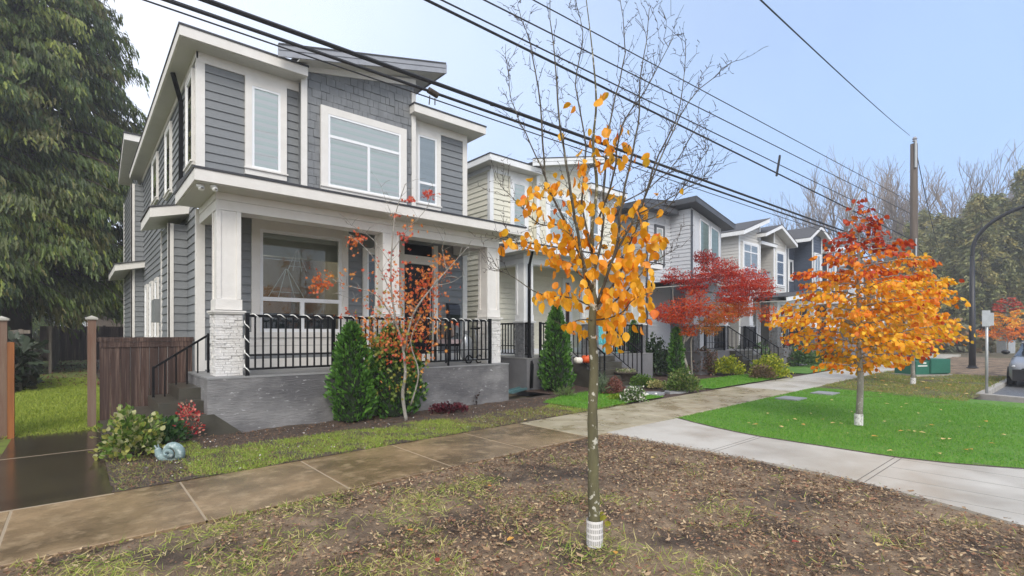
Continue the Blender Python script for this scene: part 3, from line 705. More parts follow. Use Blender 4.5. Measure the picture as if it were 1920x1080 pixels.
# beige house with two window bays
h = thing('bay_window_house', (28, 12, 0), 'beige house with white trim, tall window bays and grey recess', 'house')
A = FR('front', 0, 11.6); Cc = FR('front', 0, 12.7)
ta = lambda s: 6.55 + .34*(s-24.9); tb = lambda s: 7.3 - .36*abs(s-28.9)
m = MB(); lap(m, A, 24.9, 27.3, 3.9, 6.5, top=ta); lap(m, FR('left', 24.9, 0), 11.6, 24, .3, 6.6); lap(m, A, 29.0, 30.7, 3.9, 6.6, top=tb); lap(m, FR('left', 29.0, 0), 11.6, 12.7, 3.9, 7.2)
lap(m, A, 24.9, 30.7, .9, 3.9, holes=[(27.3,29.0,.9,3.9)]); lap(m, FR('right', 30.7, 0), 11.6, 24, .3, 6.5); m.build('wall', mt['beige_siding'], h)
m = MB(); lap(m, Cc, 27.3, 29.0, .9, 7.0); m.box(27.29, 11.6, 3.9, 27.3, 12.7, 7.0); m.build('recess_wall', mt['dark_trim'], h)
for s in (24.87, 27.2, 29.0, 30.6): corner(h, A, s, .9, (ta(s) if s < 28 else tb(s)) - .05, 'white_trim', .13)
pitched(h, 24.5, 6.42, 27.45, 7.42, 11.15, 24, .2, 'white_trim'); pitched(h, 26.9, 6.62, 28.9, 7.3, 11.1, 24, .18, 'white_trim', 'gable_roof'); pitched(h, 28.9, 7.3, 31.1, 6.5, 11.1, 24, .18, 'white_trim', 'gable_roof')
pitched(h, 27.3, 6.32, 29.3, 6.34, 11.5, 12.7, .17, 'white_trim', 'eaves_roof')
window(h, A, 25.35, 26.95, 4.4, 6.15, cas=.1, muls=[('v', 26.15, 4.4, 6.15), ('h', 5.75), ('h', 4.95)], blind='blind_sky_grey', trim='white_trim')
window(h, A, 29.35, 30.3, 4.3, 6.1, cas=.1, muls=[('h', 5.6), ('h', 4.9)], blind='dark_room', trim='white_trim')
porch(h, 25.0, 30.7, 9.6, 11.6, 3.0, dict(col='white_trim', stone='ledge_stone_grey'), 3, 'slope', (3.1, 3.75), 'white_trim')
railing(h, (25.6, 9.75), (27.3, 9.75), 1.0, 1.9)
for s in (25.9, 29.3): window(h, A, s, s+.9, 1.6, 3.0, cas=.09, blind='dark_room', trim='white_trim')

# navy house
h = thing('navy_house', (36, 12, 0), 'navy blue house with white trimmed windows behind the orange tree', 'house')
A = FR('front', 0, 12.2); Bb = FR('front', 0, 11.2)
m = MB(); lap(m, A, 32.6, 38.8, .9, 6.9); lap(m, FR('left', 32.6, 0), 12.2, 24, .3, 6.9); lap(m, Bb, 33.6, 35.2, .9, 7.6); lap(m, FR('left', 33.6, 0), 11.2, 12.2, .9, 7.6); lap(m, Bb, 36.2, 37.9, .9, 6.7)
lap(m, FR('left', 36.2, 0), 11.2, 12.2, .9, 6.7); lap(m, FR('right', 38.8, 0), 12.2, 24, .3, 6.9); m.build('wall', mt['navy_siding'], h)
for (f, s, t) in ((Bb,33.57,7.6),(Bb,35.1,7.6),(Bb,36.17,6.7),(Bb,37.8,6.7),(A,32.57,6.8)): corner(h, f, s, .9, t, 'white_trim', .13)
pitched(h, 32.1, 6.95, 34.0, 7.9, 10.8, 24, .2, 'white_trim'); pitched(h, 34.0, 7.9, 36.4, 7.05, 10.8, 24, .2, 'white_trim'); pitched(h, 35.6, 6.7, 39.3, 7.3, 10.9, 24, .2, 'white_trim', 'gable_roof')
window(h, Bb, 33.95, 34.8, 4.5, 6.4, cas=.12, muls=[('v',34.38,4.5,6.4)], blind='blind_sky_grey', trim='white_trim'); window(h, Bb, 36.6, 37.5, 4.5, 6.2, cas=.12, muls=[('v',37.05,4.5,6.2)], blind='blind_sky_grey', trim='white_trim')
window(h, A, 32.75, 33.2, 4.9, 6.0, cas=.1, blind='dark_room', trim='white_trim')
porch(h, 32.8, 38.6, 9.6, 11.2, 3.0, dict(col='white_trim', stone='ledge_stone_grey'), 3, 'flat', (3.3, 3.5), 'white_trim')
m = MB(); Bb.box(m, 34.6, 35.6, .906, 2.9, .02, .06); m.build('door', mt['black_door'], h)
# the last pitched roofs of the row
for k, (a, sd, lab) in enumerate(((41.0,'light_grey_siding','pale grey house end beyond the navy house'), (49.5,'brown_stucco','brown house at the far end of the row'))):
    h = thing('row_house', (a+3, 13, 0), lab, 'house'); A = FR('front', 0, 12.0)
    m = MB(); lap(m, A, a, a+6, .3, 6.4); lap(m, FR('left', a, 0), 12, 24, .3, 6.4); lap(m, FR('right', a+6, 0), 12, 24, .3, 6.4); m.build('wall', mt[sd], h)
    pitched(h, a-.4, 6.3, a+3, 7.3, 11.4, 24.3, .2, 'white_trim'); pitched(h, a+3, 7.3, a+6.4, 6.3, 11.4, 24.3, .2, 'white_trim')
    for s in (a+.8, a+3.8):
        window(h, A, s, s+1.3, 4.4, 5.9, cas=.1, blind='blind_sky_grey', trim='white_trim'); window(h, A, s, s+1.3, 1.4, 2.9, cas=.1, blind='dark_room', trim='white_trim')
    porch(h, a+.2, a+5.8, 10.2, 12, 3.0, dict(col='white_trim', stone='ledge_stone_grey'), 2, 'flat', (3.3,3.5), 'white_trim')
# house end behind the fence on the left
h = thing('rear_house', (1.5, 50, 0), 'brown sided house end seen low behind the back fence', 'house')
m = MB(); lap(m, FR('front', 0, 47), .6, 9, 0, 3.3); lap(m, FR('left', .6, 0), 47, 56, 0, 3.3); m.build('wall', mt['brown_stucco'], h)
m = MB(); m.prism([(46.4,3.3),(56.6,3.3),(51.5,5.2)], 'x', 0, 9.6); m.build('roof', mt['roof_shingle'], h)
# ---------------- ground, walks, litter ----------------
mk('soil', (.175,.118,.072), .85, (.30,.215,.135), 7, bump=.9, bscale=45, col3=(.07,.048,.032), scale3=1.3, lo3=.45, hi3=.62)
mk('bed_soil', (.050,.034,.025), .85, (.09,.064,.045), 9, bump=.9, bscale=45)
mk('mulch', (.045,.024,.018), .85, (.085,.05,.035), 18, bump=1.0, bscale=60)
mk('lawn', (.10,.25,.020), .8, (.065,.185,.014), .9, detail=5, col3=(.19,.26,.05), scale3=14, lo3=.5, hi3=.68, bump=.6, bscale=90)
mk('rough_lawn', (.085,.115,.025), .85, (.14,.13,.045), 5, col3=(.09,.065,.035), scale3=1.5, lo3=.46, hi3=.58, bump=.7, bscale=60)
mk('side_lawn', (.17,.22,.03), .85, (.12,.15,.025), 4, col3=(.09,.065,.03), scale3=1.0, lo3=.5, hi3=.62, bump=.8, bscale=60)
mk('far_ground', (.09,.085,.04), .9, (.13,.10,.06), .5, bump=.3)
mk('walk_concrete', (.44,.385,.265), .42, (.29,.235,.14), 1.5, (1,1,1), .4, .62, col3=(.50,.44,.34), scale3=5, lo3=.55, hi3=.7, bump=.25, bscale=60, rough2=.2)
mk('walk_dirty', (.34,.235,.13), .22, (.14,.095,.052), .9, (1,1,1), .36, .60, col3=(.42,.31,.185), scale3=5, lo3=.50, hi3=.78, bump=.3, bscale=50, rough2=.14)
mk('walk_pale', (.53,.50,.44), .5, (.38,.34,.275), .8, (1,1,1), .4, .65, bump=.15, bscale=70, rough2=.3)
mk('walk_wet', (.062,.046,.030), .10, (.038,.028,.02), 1.4, rough2=.2, bump=.05, bscale=30)
mk('joint', (.33,.26,.175), .6)
mk('groove', (.17,.155,.13), .8)
mk('asphalt', (.10,.10,.105), .5, (.14,.14,.14), 8, bump=.3, bscale=120, rough2=.3)
mk('kerb', (.42,.40,.36), .7, (.30,.28,.25), 3, bump=.2)
mk('slab_grey', (.30,.31,.32), .6, (.24,.245,.25), 6)
near = lambda X: 4.90 + .035*X
far = lambda X: (6.40 + .05*X) if X < 12 else 7.0 + .035*(X-12)
m = MB(); m.add([(-400,-400,-.16),(500,-400,-.16),(500,400,-.16),(-400,400,-.16)], [(0,1,2,3)])
setting(m.build('ground', mt['far_ground']))
def field(name, mat, x0, x1, fy0, fy1, nx, ny, amp, base, sc=3., kind='structure', edge=.0):
    v = []; f = []
    for i in range(nx+1):
        X = x0 + (x1-x0)*i/nx
        for j in range(ny+1):
            t = j/ny; Y = fy0(X) + (fy1(X)-fy0(X))*t
            z = base + amp*mnoise.fractal(Vector((X*sc, Y*sc, 3.1)), 1.0, 2.0, 4)*.6
            e = min(t, 1-t, i/nx, 1-i/nx)*min(nx, ny)
            v.append((X, Y, z if e > 0 else min(z, base)))
    for i in range(nx):
        for j in range(ny): a = i*(ny+1)+j; f.append((a, a+ny+1, a+ny+2, a+1))
    b = MB(); b.add(v, f)
    return setting(b.build(name, mt[mat], smooth=True), kind)
k0 = lambda v: (lambda X: v)
field('boulevard_soil', 'soil', -4, 6.6, k0(.2), lambda X: near(X)+.02, 190, 90, .028, -.012, 2.6)
field('lawn', 'lawn', 7.9, 16.6, k0(.25), lambda X: near(X)+.02, 60, 40, .02, -.008, 1.2)
field('rough_grass', 'rough_lawn', 15.0, 26.0, k0(1.98), lambda X: near(X)+.02, 60, 30, .05, -.015, 1.5)
field('far_verge', 'soil', 25.5, 46, k0(2.1), lambda X: near(X)+.02, 60, 24, .05, -.02, 1.)
field('front_yard', 'bed_soil', .27, 9.46, lambda X: far(X)-.02, lambda X: 9.25, 90, 40, .05, .02, 2.5)
field('neighbour_yard', 'mulch', 9.4, 46, lambda X: far(X)-.02, lambda X: 10.6, 160, 30, .05, .01, 1.5)
field('neighbour_lawn', 'lawn', 8.0, 11.0, lambda X: far(X)+.02, lambda X: 8.2+.45*(X-8)-.32*max(0,X-9.2), 26, 14, .03, .045, 1.5)
field('neighbour_lawn', 'lawn', 13.6, 19.4, lambda X: far(X)+.02, lambda X: 8.75, 26, 10, .03, .045, 1.5)
field('neighbour_lawn', 'lawn', 21.5, 28.0, lambda X: far(X)+.02, lambda X: 9.4, 26, 10, .03, .045, 1.5)
field('side_yard', 'side_lawn', -7, .6, k0(10.75), k0(46), 50, 120, .05, -.01, 1.2)
field('left_verge', 'side_lawn', -8, -.70, lambda X: far(X)-.05, k0(10.8), 30, 30, .03, -.0, 1.5)
# pavement slabs with tooled joints
def slabs(name, quads, mats, pick, zt=.014, gap=.011):
    b = MB()
    for i, q in enumerate(quads):
        cx = sum(p[0] for p in q)/4; cy = sum(p[1] for p in q)/4
        s = [(p[0]+(cx-p[0])*gap/.9, p[1]+(cy-p[1])*gap/.9) for p in q]
        zz = zt + R.uniform(-.001,.001)
        b.add([(p[0],p[1],-.12) for p in s] + [(p[0],p[1],zz-.006) for p in s] + [(p[0]+(cx-p[0])*.012,p[1]+(cy-p[1])*.012,zz) for p in s],
              [(0,1,5,4),(1,2,6,5),(2,3,7,6),(3,0,4,7),(4,5,9,8),(5,6,10,9),(6,7,11,10),(7,4,8,11),(8,9,10,11)], pick(i))
    return setting(b.build(name, [mt[k] for k in mats]))
b = MB(); b.box(-.735, 6.30, -.1, -.69, 10.9, .02); setting(b.build('walkway_edge', mt['joint'])) if False else None
xs = [-6.84 + 1.28*i for i in range(46)]
slabs('sidewalk', [[(a,near(a)),(b,near(b)),(b,far(b)),(a,far(a))] for a, b in zip(xs, xs[1:])], ['walk_dirty','walk_concrete','walk_pale'],
      lambda i: 0 if xs[i] < 5.5 else (1 if xs[i] < 14.5 else 2))
b = MB(); 
for a in xs[1:]: b.add([(a-.035,near(a)+.02,.0095),(a+.035,near(a)+.02,.0095),(a+.035,far(a)-.02,.0095),(a-.035,far(a)-.02,.0095)], [(0,1,2,3)])
setting(b.build('sidewalk_joints', mt['joint']))
le = lambda Y: 6.45 if Y > 2.2 else 6.45 - .7*((2.2-Y)/2.2)**1.5
re = lambda Y: 7.93 + (.62*max(0,(Y-3.2)/2)**1.6 if Y > 3.2 else .62*max(0,(1.7-Y)/1.4)**1.6)
ys = [5.14, 4.7, 4.2, 3.8, 3.38, 2.9, 2.4, 2.0, 1.65, 1.2, .8, .4, 0.05]
b = MB(); v = []; n = len(ys)
for Y in ys: v += [(le(Y),Y,.015),(re(Y),Y,.015),(le(Y),Y,-.1),(re(Y),Y,-.1)]
f = []
for i in range(n-1): a = 4*i; f += [(a,a+1,a+5,a+4),(a,a+4,a+6,a+2),(a+1,a+3,a+7,a+5)]
b.add(v, f); setting(b.build('connecting_path', mt['walk_pale']))
b = MB()
for Y in (3.38, 1.65):
    for d in (-.035, .035): b.box(le(Y)+.01, Y+d-.006, .010, re(Y)-.01, Y+d+.006, .0158)
for X_ in (6.28,6.78,7.33,7.87,8.32): b.box(X_-.004, .06, .010, X_+.004, 1.60 if X_ < 7.9 else 1.0, .0156)
setting(b.build('path_grooves', mt['groove']))
b = MB()
for Y, Y2 in zip(ys, ys[1:]): b.add([(re(Y)-.02,Y,.012),(re(Y)+.06,Y,.018),(re(Y2)+.06,Y2,.018),(re(Y2)-.02,Y2,.012)], [(0,1,2,3)])
setting(b.build('lawn_edge', mt['bed_soil']))
b = MB(); b.box(-.74, 6.36, -.1, .285, 9.0, .012); b.box(-.74, 9.006, -.1, .285, 11.35, .010); b.box(.285, 9.15, -.1, .62, 11.2, .008)
setting(b.build('wet_walkway', mt['walk_wet']))
b = MB(); b.box(-.74, 8.99, .006, .285, 9.012, .0135); b.box(-.74, 6.345, .006, .285, 6.375, .0152)
setting(b.build('walkway_joints', mt['joint']))
# road, kerbs
b = MB(); b.add([(-60,-9,-.11),(120,-9,-.11),(120,.0,-.11),(17.6,.0,-.11),(-60,.0,-.11)], [(0,1,2,3,4)]); b.add([(17.4,0,-.1105),(120,0,-.1105),(120,1.95,-.1105),(17.4,1.95,-.1105)], [(0,1,2,3)])
setting(b.build('road', mt['asphalt']))
b = MB()
for i in range(-6, 12):
    if 5.2 < 1.5*i+1.5 and 1.5*i < 8.7: continue
    b.box(1.5*i+.004, .0, -.2, 1.5*i+1.496, .16, .015)
for i in range(20): b.box(18.2+1.5*i, 1.92, -.2, 19.69+1.5*i, 2.08, .02)
b.prism([(17.3,.1),(17.5,.05),(18.2,1.92),(18.2,2.08),(18.0,2.08)], 'z', -.2, .018)
setting(b.build('kerb', mt['kerb']))
# utility covers in the lawn
for k, (cx, cy, lab) in enumerate((((1483, 748), 0, 'grey concrete utility cover in the lawn nearer the camera'), ((1547, 738), 0, 'grey concrete utility cover in the lawn farther down the sidewalk'))):
    p = gnd(*cx); o = MB(); o.box(p[0]-.32, p[1]-.25, -.05, p[0]+.32, p[1]+.25, .03); o.box(p[0]-.28, p[1]-.21, .03, p[0]+.28, p[1]+.21, .034); o.box(p[0]-.03, p[1]-.02, .034, p[0]+.03, p[1]+.02, .037)
    tag(o.build('utility_cover', mt['slab_grey'], origin=p), lab, 'utility cover')
b = MB(); p = gnd(1300, 797)
# stepping slabs into the cream house garden
for k, (px, py) in enumerate(((1268,737),(1222,741),(1190,726))):
    p = gnd(px, py); o = MB(); o.prism([(p[0]+.42*math.cos(t*.785+.3)*(1+.1*math.sin(t*2)), p[1]+.28*math.sin(t*.785+.3)) for t in range(8)], 'z', -.02, .06)
    tag(o.build('stepping_slab', mt['slab_grey'], origin=p), ('grey stepping slab nearest the sidewalk edge by the round shrub','grey stepping slab beside the white flowers','grey stepping slab farthest into the garden')[k], 'paving slab')
mk('white_stone', (.75,.73,.68), .7)
for k, (px, py, r) in enumerate(((1213,744,.07),(1230,743,.045))):
    p = gnd(px, py); o = MB(); o.blob((p[0],p[1],.045), (r,r*.8,.045), 2, jit=.2)
    tag(o.build('garden_stone', mt['white_stone'], origin=p, smooth=True), ('larger white stone beside the sidewalk below the white flowers','smaller white stone right of the larger white stone')[k], 'stone')

# --- litter, grass blades (uncountable stuff) ---
def fnoise(P, sc, off=0.):
    return np.array([mnoise.noise(Vector((p[0]*sc+off, p[1]*sc, off))) for p in P])
lit = [M('litter_%d' % i, c, .8) for i, c in enumerate([(.26,.165,.09),(.38,.26,.15),(.135,.08,.047),(.50,.38,.23),(.22,.105,.058),(.095,.06,.038)])]
gr = [M('blade_%d' % i, c, .7, leaf=.25) for i, c in enumerate([(.42,.43,.10),(.27,.36,.05),(.58,.50,.22),(.17,.24,.04)])]
def scatter(n, x0, x1, y0, y1, ok=None, zf=.0):
    P = np.stack([RN.uniform(x0,x1,n), RN.uniform(y0,y1,n), np.full(n, zf)], 1)
    if ok is not None: P = P[ok(P)]
    return P
nearv = lambda X: 4.90 + .035*X
farv = lambda X: np.where(X < 12, 6.40+.05*X, 7.0+.035*(X-12))
def inb(P): return (P[:,1] < nearv(P[:,0]) - .0) & (P[:,0] < np.where(P[:,1] > 2.2, 6.47, 6.47-.7*(np.clip(2.2-P[:,1],0,2.2)/2.2)**1.5) + .05*RN.normal(size=len(P)))
P = scatter(78000, -2.2, 6.6, .15, 5.06, inb, .004)
w = fnoise(P, 1.1, 5.); keep = RN.random(len(P)) < np.clip(.58 + 1.3*w + .07*(P[:,0]-1.5), .10, 1)
P = P[keep]; P[:,2] += RN.uniform(-.006,.02,len(P))
D = RN.normal(size=(len(P),3)); D[:,2] *= .22
N = np.tile([0,0,1.], (len(P),1)) 
setting(swarm('leaf_litter', FLAKE, P, D, RN.uniform(.010,.036,len(P))*np.where(RN.random(len(P))<.03,1.6,1), lit, RN.choice(6, len(P), p=[.28,.18,.22,.06,.14,.12]), N=N, roll=1.4), 'stuff')
P = scatter(95000, -2.6, 6.4, .15, 5.0, inb, .0)
w = fnoise(P, 1.5, 9.) + .5*fnoise(P, 5., 2.)
keep = RN.random(len(P)) < np.clip(.52 + 1.2*w - .22*(P[:,0]-1.6) - .16*np.clip(P[:,1]-3.4,0,2), .02, 1)
P = P[keep]; D = RN.normal(size=(len(P),3)); D[:,2] = np.abs(D[:,2])*.35 + .22
setting(swarm('boulevard_grass', BLADE, P, D, RN.uniform(.04,.095,len(P)), gr, RN.choice(4, len(P), p=[.33,.25,.27,.15]), wid=.75), 'stuff')
# front yard turf
def yd(P):
    X, Y = P[:,0], P[:,1]; t = Y - farv(X)
    lim = np.where(X < 1.3, 2.2, np.where(X < 5.2, 1.45 - .06*(X-1.3), 1.1))
    g = (t > 0.0) & (t < lim + .25*fnoise(P, 1.4, 3.))
    dens = np.where(X < 1.0, .22, np.where(X < 5.3, .95, np.where(X < 7.4, .45, .9)))
    return g & (RN.random(len(P)) < dens) & (Y < 8.9)
P = scatter(150000, .3, 9.3, 6.4, 8.9, yd, .01)
D = RN.normal(size=(len(P),3)); D[:,2] = np.abs(D[:,2])*.5 + .35
dry = (P[:,0] > 5.1) & (P[:,0] < 7.6) | (P[:,0] < 1.0)
mi = np.where(RN.random(len(P)) < np.where(dry,.7,.2), RN.choice([4,5,6],len(P)), RN.choice(4,len(P)))
yg = [M('turf_%d' % i, c, .65, leaf=.3) for i, c in enumerate([(.30,.42,.045),(.42,.52,.08),(.20,.32,.03),(.36,.45,.09),(.32,.26,.10),(.22,.15,.08),(.36,.33,.13)])]
setting(swarm('yard_grass', BLADE, P, D, RN.uniform(.03,.075,len(P)), yg, mi, wid=1.0), 'stuff')
P = scatter(15000, .3, 9.4, 6.4, 9.0, lambda P: P[:,1] > farv(P[:,0]), .03); D = RN.normal(size=(len(P),3)); D[:,2] *= .3
setting(swarm('yard_litter', FLAKE, P, D, RN.uniform(.01,.03,len(P)), lit + [mt['white_stone']], np.where(RN.random(len(P))<.03, 6, RN.choice([0,2,4,5,2],len(P))), N=np.tile([0,0,1.],(len(P),1))), 'stuff')
# lawns
lg = [M('lawn_blade_%d' % i, c, .6, leaf=.3) for i, c in enumerate([(.13,.35,.02),(.09,.265,.015),(.22,.40,.045),(.11,.30,.018)])]
def onl(P):
    X, Y = P[:,0], P[:,1]; a = np.where(Y > 3.2, 7.95+.62*(np.clip(Y-3.2,0,2)/2)**1.6, 7.95+.62*(np.clip(1.7-Y,0,1.7)/1.4)**1.6)
    return (X > a - .035*np.abs(RN.normal(size=len(P)))) & (Y < nearv(X)+.02*np.abs(RN.normal(size=len(P)))) & (X < 15.3 + (Y-1)*.45 + .2*RN.normal(size=len(P)))
P = scatter(90000, 7.8, 16.6, .4, 5.5, onl, -.008)
D = RN.normal(size=(len(P),3)); D[:,2] = np.abs(D[:,2]) + .7
setting(swarm('lawn_grass', BLADE, P, D, RN.uniform(.022,.045,len(P)), lg, RN.choice(4,len(P)), wid=1.6), 'stuff')
P = np.concatenate([scatter(16000, 8.0, 11.0, 6.85, 9.4, lambda P: (P[:,1] > farv(P[:,0])) & (P[:,1] < 8.2+.45*(P[:,0]-8)-.32*np.clip(P[:,0]-9.2,0,9)), .045), scatter(14000, 13.7, 19.3, 7.0, 8.7, lambda P: P[:,1] > farv(P[:,0])+.02, .05)])
D = RN.normal(size=(len(P),3)); D[:,2] = np.abs(D[:,2]) + .6
setting(swarm('garden_grass', BLADE, P, D, RN.uniform(.025,.06,len(P)), lg, RN.choice(4,len(P)), wid=1.6), 'stuff')
rg = [M('rough_blade_%d' % i, c, .7, leaf=.25) for i, c in enumerate([(.18,.27,.04),(.28,.29,.08),(.36,.28,.12),(.46,.30,.07)])]
P = scatter(34000, 15, 26, 2.0, 5.8, lambda P: (P[:,1] < nearv(P[:,0])) & (P[:,0] > 15.3+(P[:,1]-1)*.45), .0)
w = fnoise(P, .9, 4.); P = P[RN.random(len(P)) < np.clip(.6+1.2*w,.1,1)]
D = RN.normal(size=(len(P),3)); D[:,2] = np.abs(D[:,2])*.7 + .3
setting(swarm('rough_grass_blades', BLADE, P, D, RN.uniform(.04,.09,len(P)), rg, RN.choice(4,len(P),p=[.4,.3,.2,.1]), wid=1.5), 'stuff')
# side yard behind the gate
P = scatter(45000, -1.2, .5, 10.8, 24, None, .0); P = P[RN.random(len(P)) < np.clip(1.15-(P[:,1]-10.8)/16,.15,1)]
D = RN.normal(size=(len(P),3)); D[:,2] = np.abs(D[:,2])*.6 + .4
sg = [M('side_blade_%d' % i, c, .65, leaf=.3) for i, c in enumerate([(.30,.38,.04),(.40,.46,.07),(.20,.28,.03)])]
setting(swarm('side_grass', BLADE, P, D, RN.uniform(.04,.10,len(P)), sg, RN.choice(3,len(P)), wid=1.2), 'stuff')
P = scatter(900, -1.0, 1.2, 20, 44, None, .03); D = RN.normal(size=(len(P),3)); D[:,2] *= .3
rl = [M('red_litter_%d' % i, c, .7) for i, c in enumerate([(.16,.05,.03),(.10,.05,.03),(.35,.22,.14)])]
setting(swarm('side_litter', FLAKE, P, D, RN.uniform(.05,.12,len(P)), rl, RN.choice(3,len(P),p=[.5,.4,.1]), N=np.tile([0,0,1.],(len(P),1))), 'stuff')
# fallen leaves one can count
fl = [M('fallen_%d' % i, c, .6, leaf=.15) for i, c in enumerate([(.62,.33,.06),(.70,.50,.20),(.55,.22,.05),(.30,.05,.025)])]
def fallen(px, py, s, mi, lab, grp, name='fallen_leaf', z=.03):
    p = gnd(px, py, z); a = R.random()*6.28; b = MB(); c, sn = math.cos(a), math.sin(a)
    T = [(0,-.5,0),(.28,-.2,.1),(.30,.2,.16),(0,.55,.05),(-.30,.2,.14),(-.28,-.2,.06)]
    b.add([(p[0]+s*(t[0]*c-t[1]*sn), p[1]+s*(t[0]*sn+t[1]*c), p[2]+s*t[2]) for t in T], [(0,1,2,3),(0,3,4,5)])
    return tag(b.build(name, fl[mi], origin=p), lab, 'leaf', grp)
for (px, py) in [(1414,796),(1404,793),(1418,795),(1476,788),(1506,796),(1540,786),(1562,793),(1577,794),(1690,808),(1704,807),(1716,809),(1730,811),(1738,799),(1747,797),(1770,823),(1782,823),(1810,843),(1818,842),(1858,831),(1600,772),(1640,818),(1490,786),(1690,763),(1764,768),(1650,738),(1662,757),(1580,752),(1560,750),(1532,762),(1700,757),(1836,800),(1880,815),(1780,790),(1660,790),(1440,775),(1520,775),(1620,785),(1725,775),(1850,790),(1590,812),(1465,800),(1760,850),(1670,845)]:
    fallen(px+R.uniform(-2,2), py, R.uniform(.06,.10), R.choice([0,1,1]), 'pale yellow fallen leaf lying on the bright green lawn', 'fallen leaves on the lawn')
for (px, py) in [(1660,722),(1690,725),(1715,733),(1740,728),(1763,718),(1780,722),(1796,730),(1672,716),(1640,708),(1730,716),(1755,733),(1812,738),(1700,712),(1748,710),(1655,714)]:
    fallen(px, py, R.uniform(.10,.16), R.choice([0,1,1]), 'yellow fallen leaf on the rough grass beyond the lawn', 'fallen leaves on the rough grass', z=.06)
for k, (px, py, s, mi, lab) in enumerate(((957,1011,.075,0,'yellow fallen leaf on the soil left of the wrapped trunk'),(1154,1036,.06,0,'yellow fallen leaf just right of the trunk guard'),(768,994,.06,2,'orange fallen leaf on the grassy soil left of centre'),(918,911,.05,2,'small orange fallen leaf near the sidewalk edge'),(1648,1022,.07,1,'tan fallen leaf on the brown soil at lower right'),(1492,1016,.06,3,'dark red fallen leaf on the brown soil'),(1046,957,.05,1,'small tan fallen leaf left of the thin trunk'),(820,1050,.06,3,'reddish fallen leaf at the bottom of the soil'),(1225,858,.08,1,'pale pinkish fallen leaf on the soil near the sidewalk corner'),(880,940,.05,1,'tan fallen leaf among grass tufts'),(985,787,.09,1,'pale pink fallen leaf at the sidewalk edge by the yard'))):
    fallen(px, py, s, mi, lab, None, z=.035)
# ---------------- trees and plants ----------------
def bark(name, a, b, c=None, s=10): 
    mk(name, a, .85, b, s, (1,1,.35), bump=.6, bscale=30, col3=c, scale3=20, stretch3=(1,1,1), lo3=.58, hi3=.62)
bark('bark_mossy', (.135,.125,.06), (.085,.074,.042), (.50,.48,.40), 7)
bark('bark_twig', (.075,.058,.048), (.045,.035,.03)); bark('bark_limb', (.10,.088,.06), (.06,.048,.036), (.22,.21,.16), 9); bark('bark_pale', (.32,.30,.26), (.20,.185,.155), (.42,.41,.38)); bark('bark_brown', (.075,.055,.042), (.045,.033,.026)); bark('bark_far', (.26,.215,.185), (.19,.16,.14))
mk('guard_plastic', (.72,.70,.68), .5)
def lmats(pre, cols, tr=.4): return [M('%s_%d' % (pre, i), c, .5, tuple(v*.86 for v in c), 28, leaf=tr, detail=2) for i, c in enumerate(cols)]
orange = lmats('orange_leaf', [(.95,.42,.012),(.98,.52,.025),(.92,.33,.010),(.85,.48,.03),(.80,.18,.012)])
amber = lmats('amber_leaf', [(.95,.33,.008),(.98,.47,.012),(.85,.22,.008),(.56,.065,.012),(.36,.028,.014),(.66,.40,.02),(1,.60,.03)])
def walk(p0, p1, n, wob, rnd):
    p0, p1 = Vector(p0), Vector(p1); L = (p1-p0).length; out = [p0]
    for i in range(1, n):
        t = i/n; out.append(p0.lerp(p1, t) + Vector((rnd.gauss(0,1),rnd.gauss(0,1),rnd.gauss(0,1)))*wob*L)
    out.append(p1); return out
def smooth(pts, k=3):
    pts = [Vector(p) for p in pts]; out = []
    for i in range(len(pts)-1):
        a, b, c, d = pts[max(i-1,0)], pts[i], pts[i+1], pts[min(i+2,len(pts)-1)]
        for j in range(k):
            t = j/k; out.append(.5*((2*b)+(c-a)*t+(2*a-5*b+4*c-d)*t*t+(3*b-a-3*c+d)*t**3))
    out.append(pts[-1]); return out

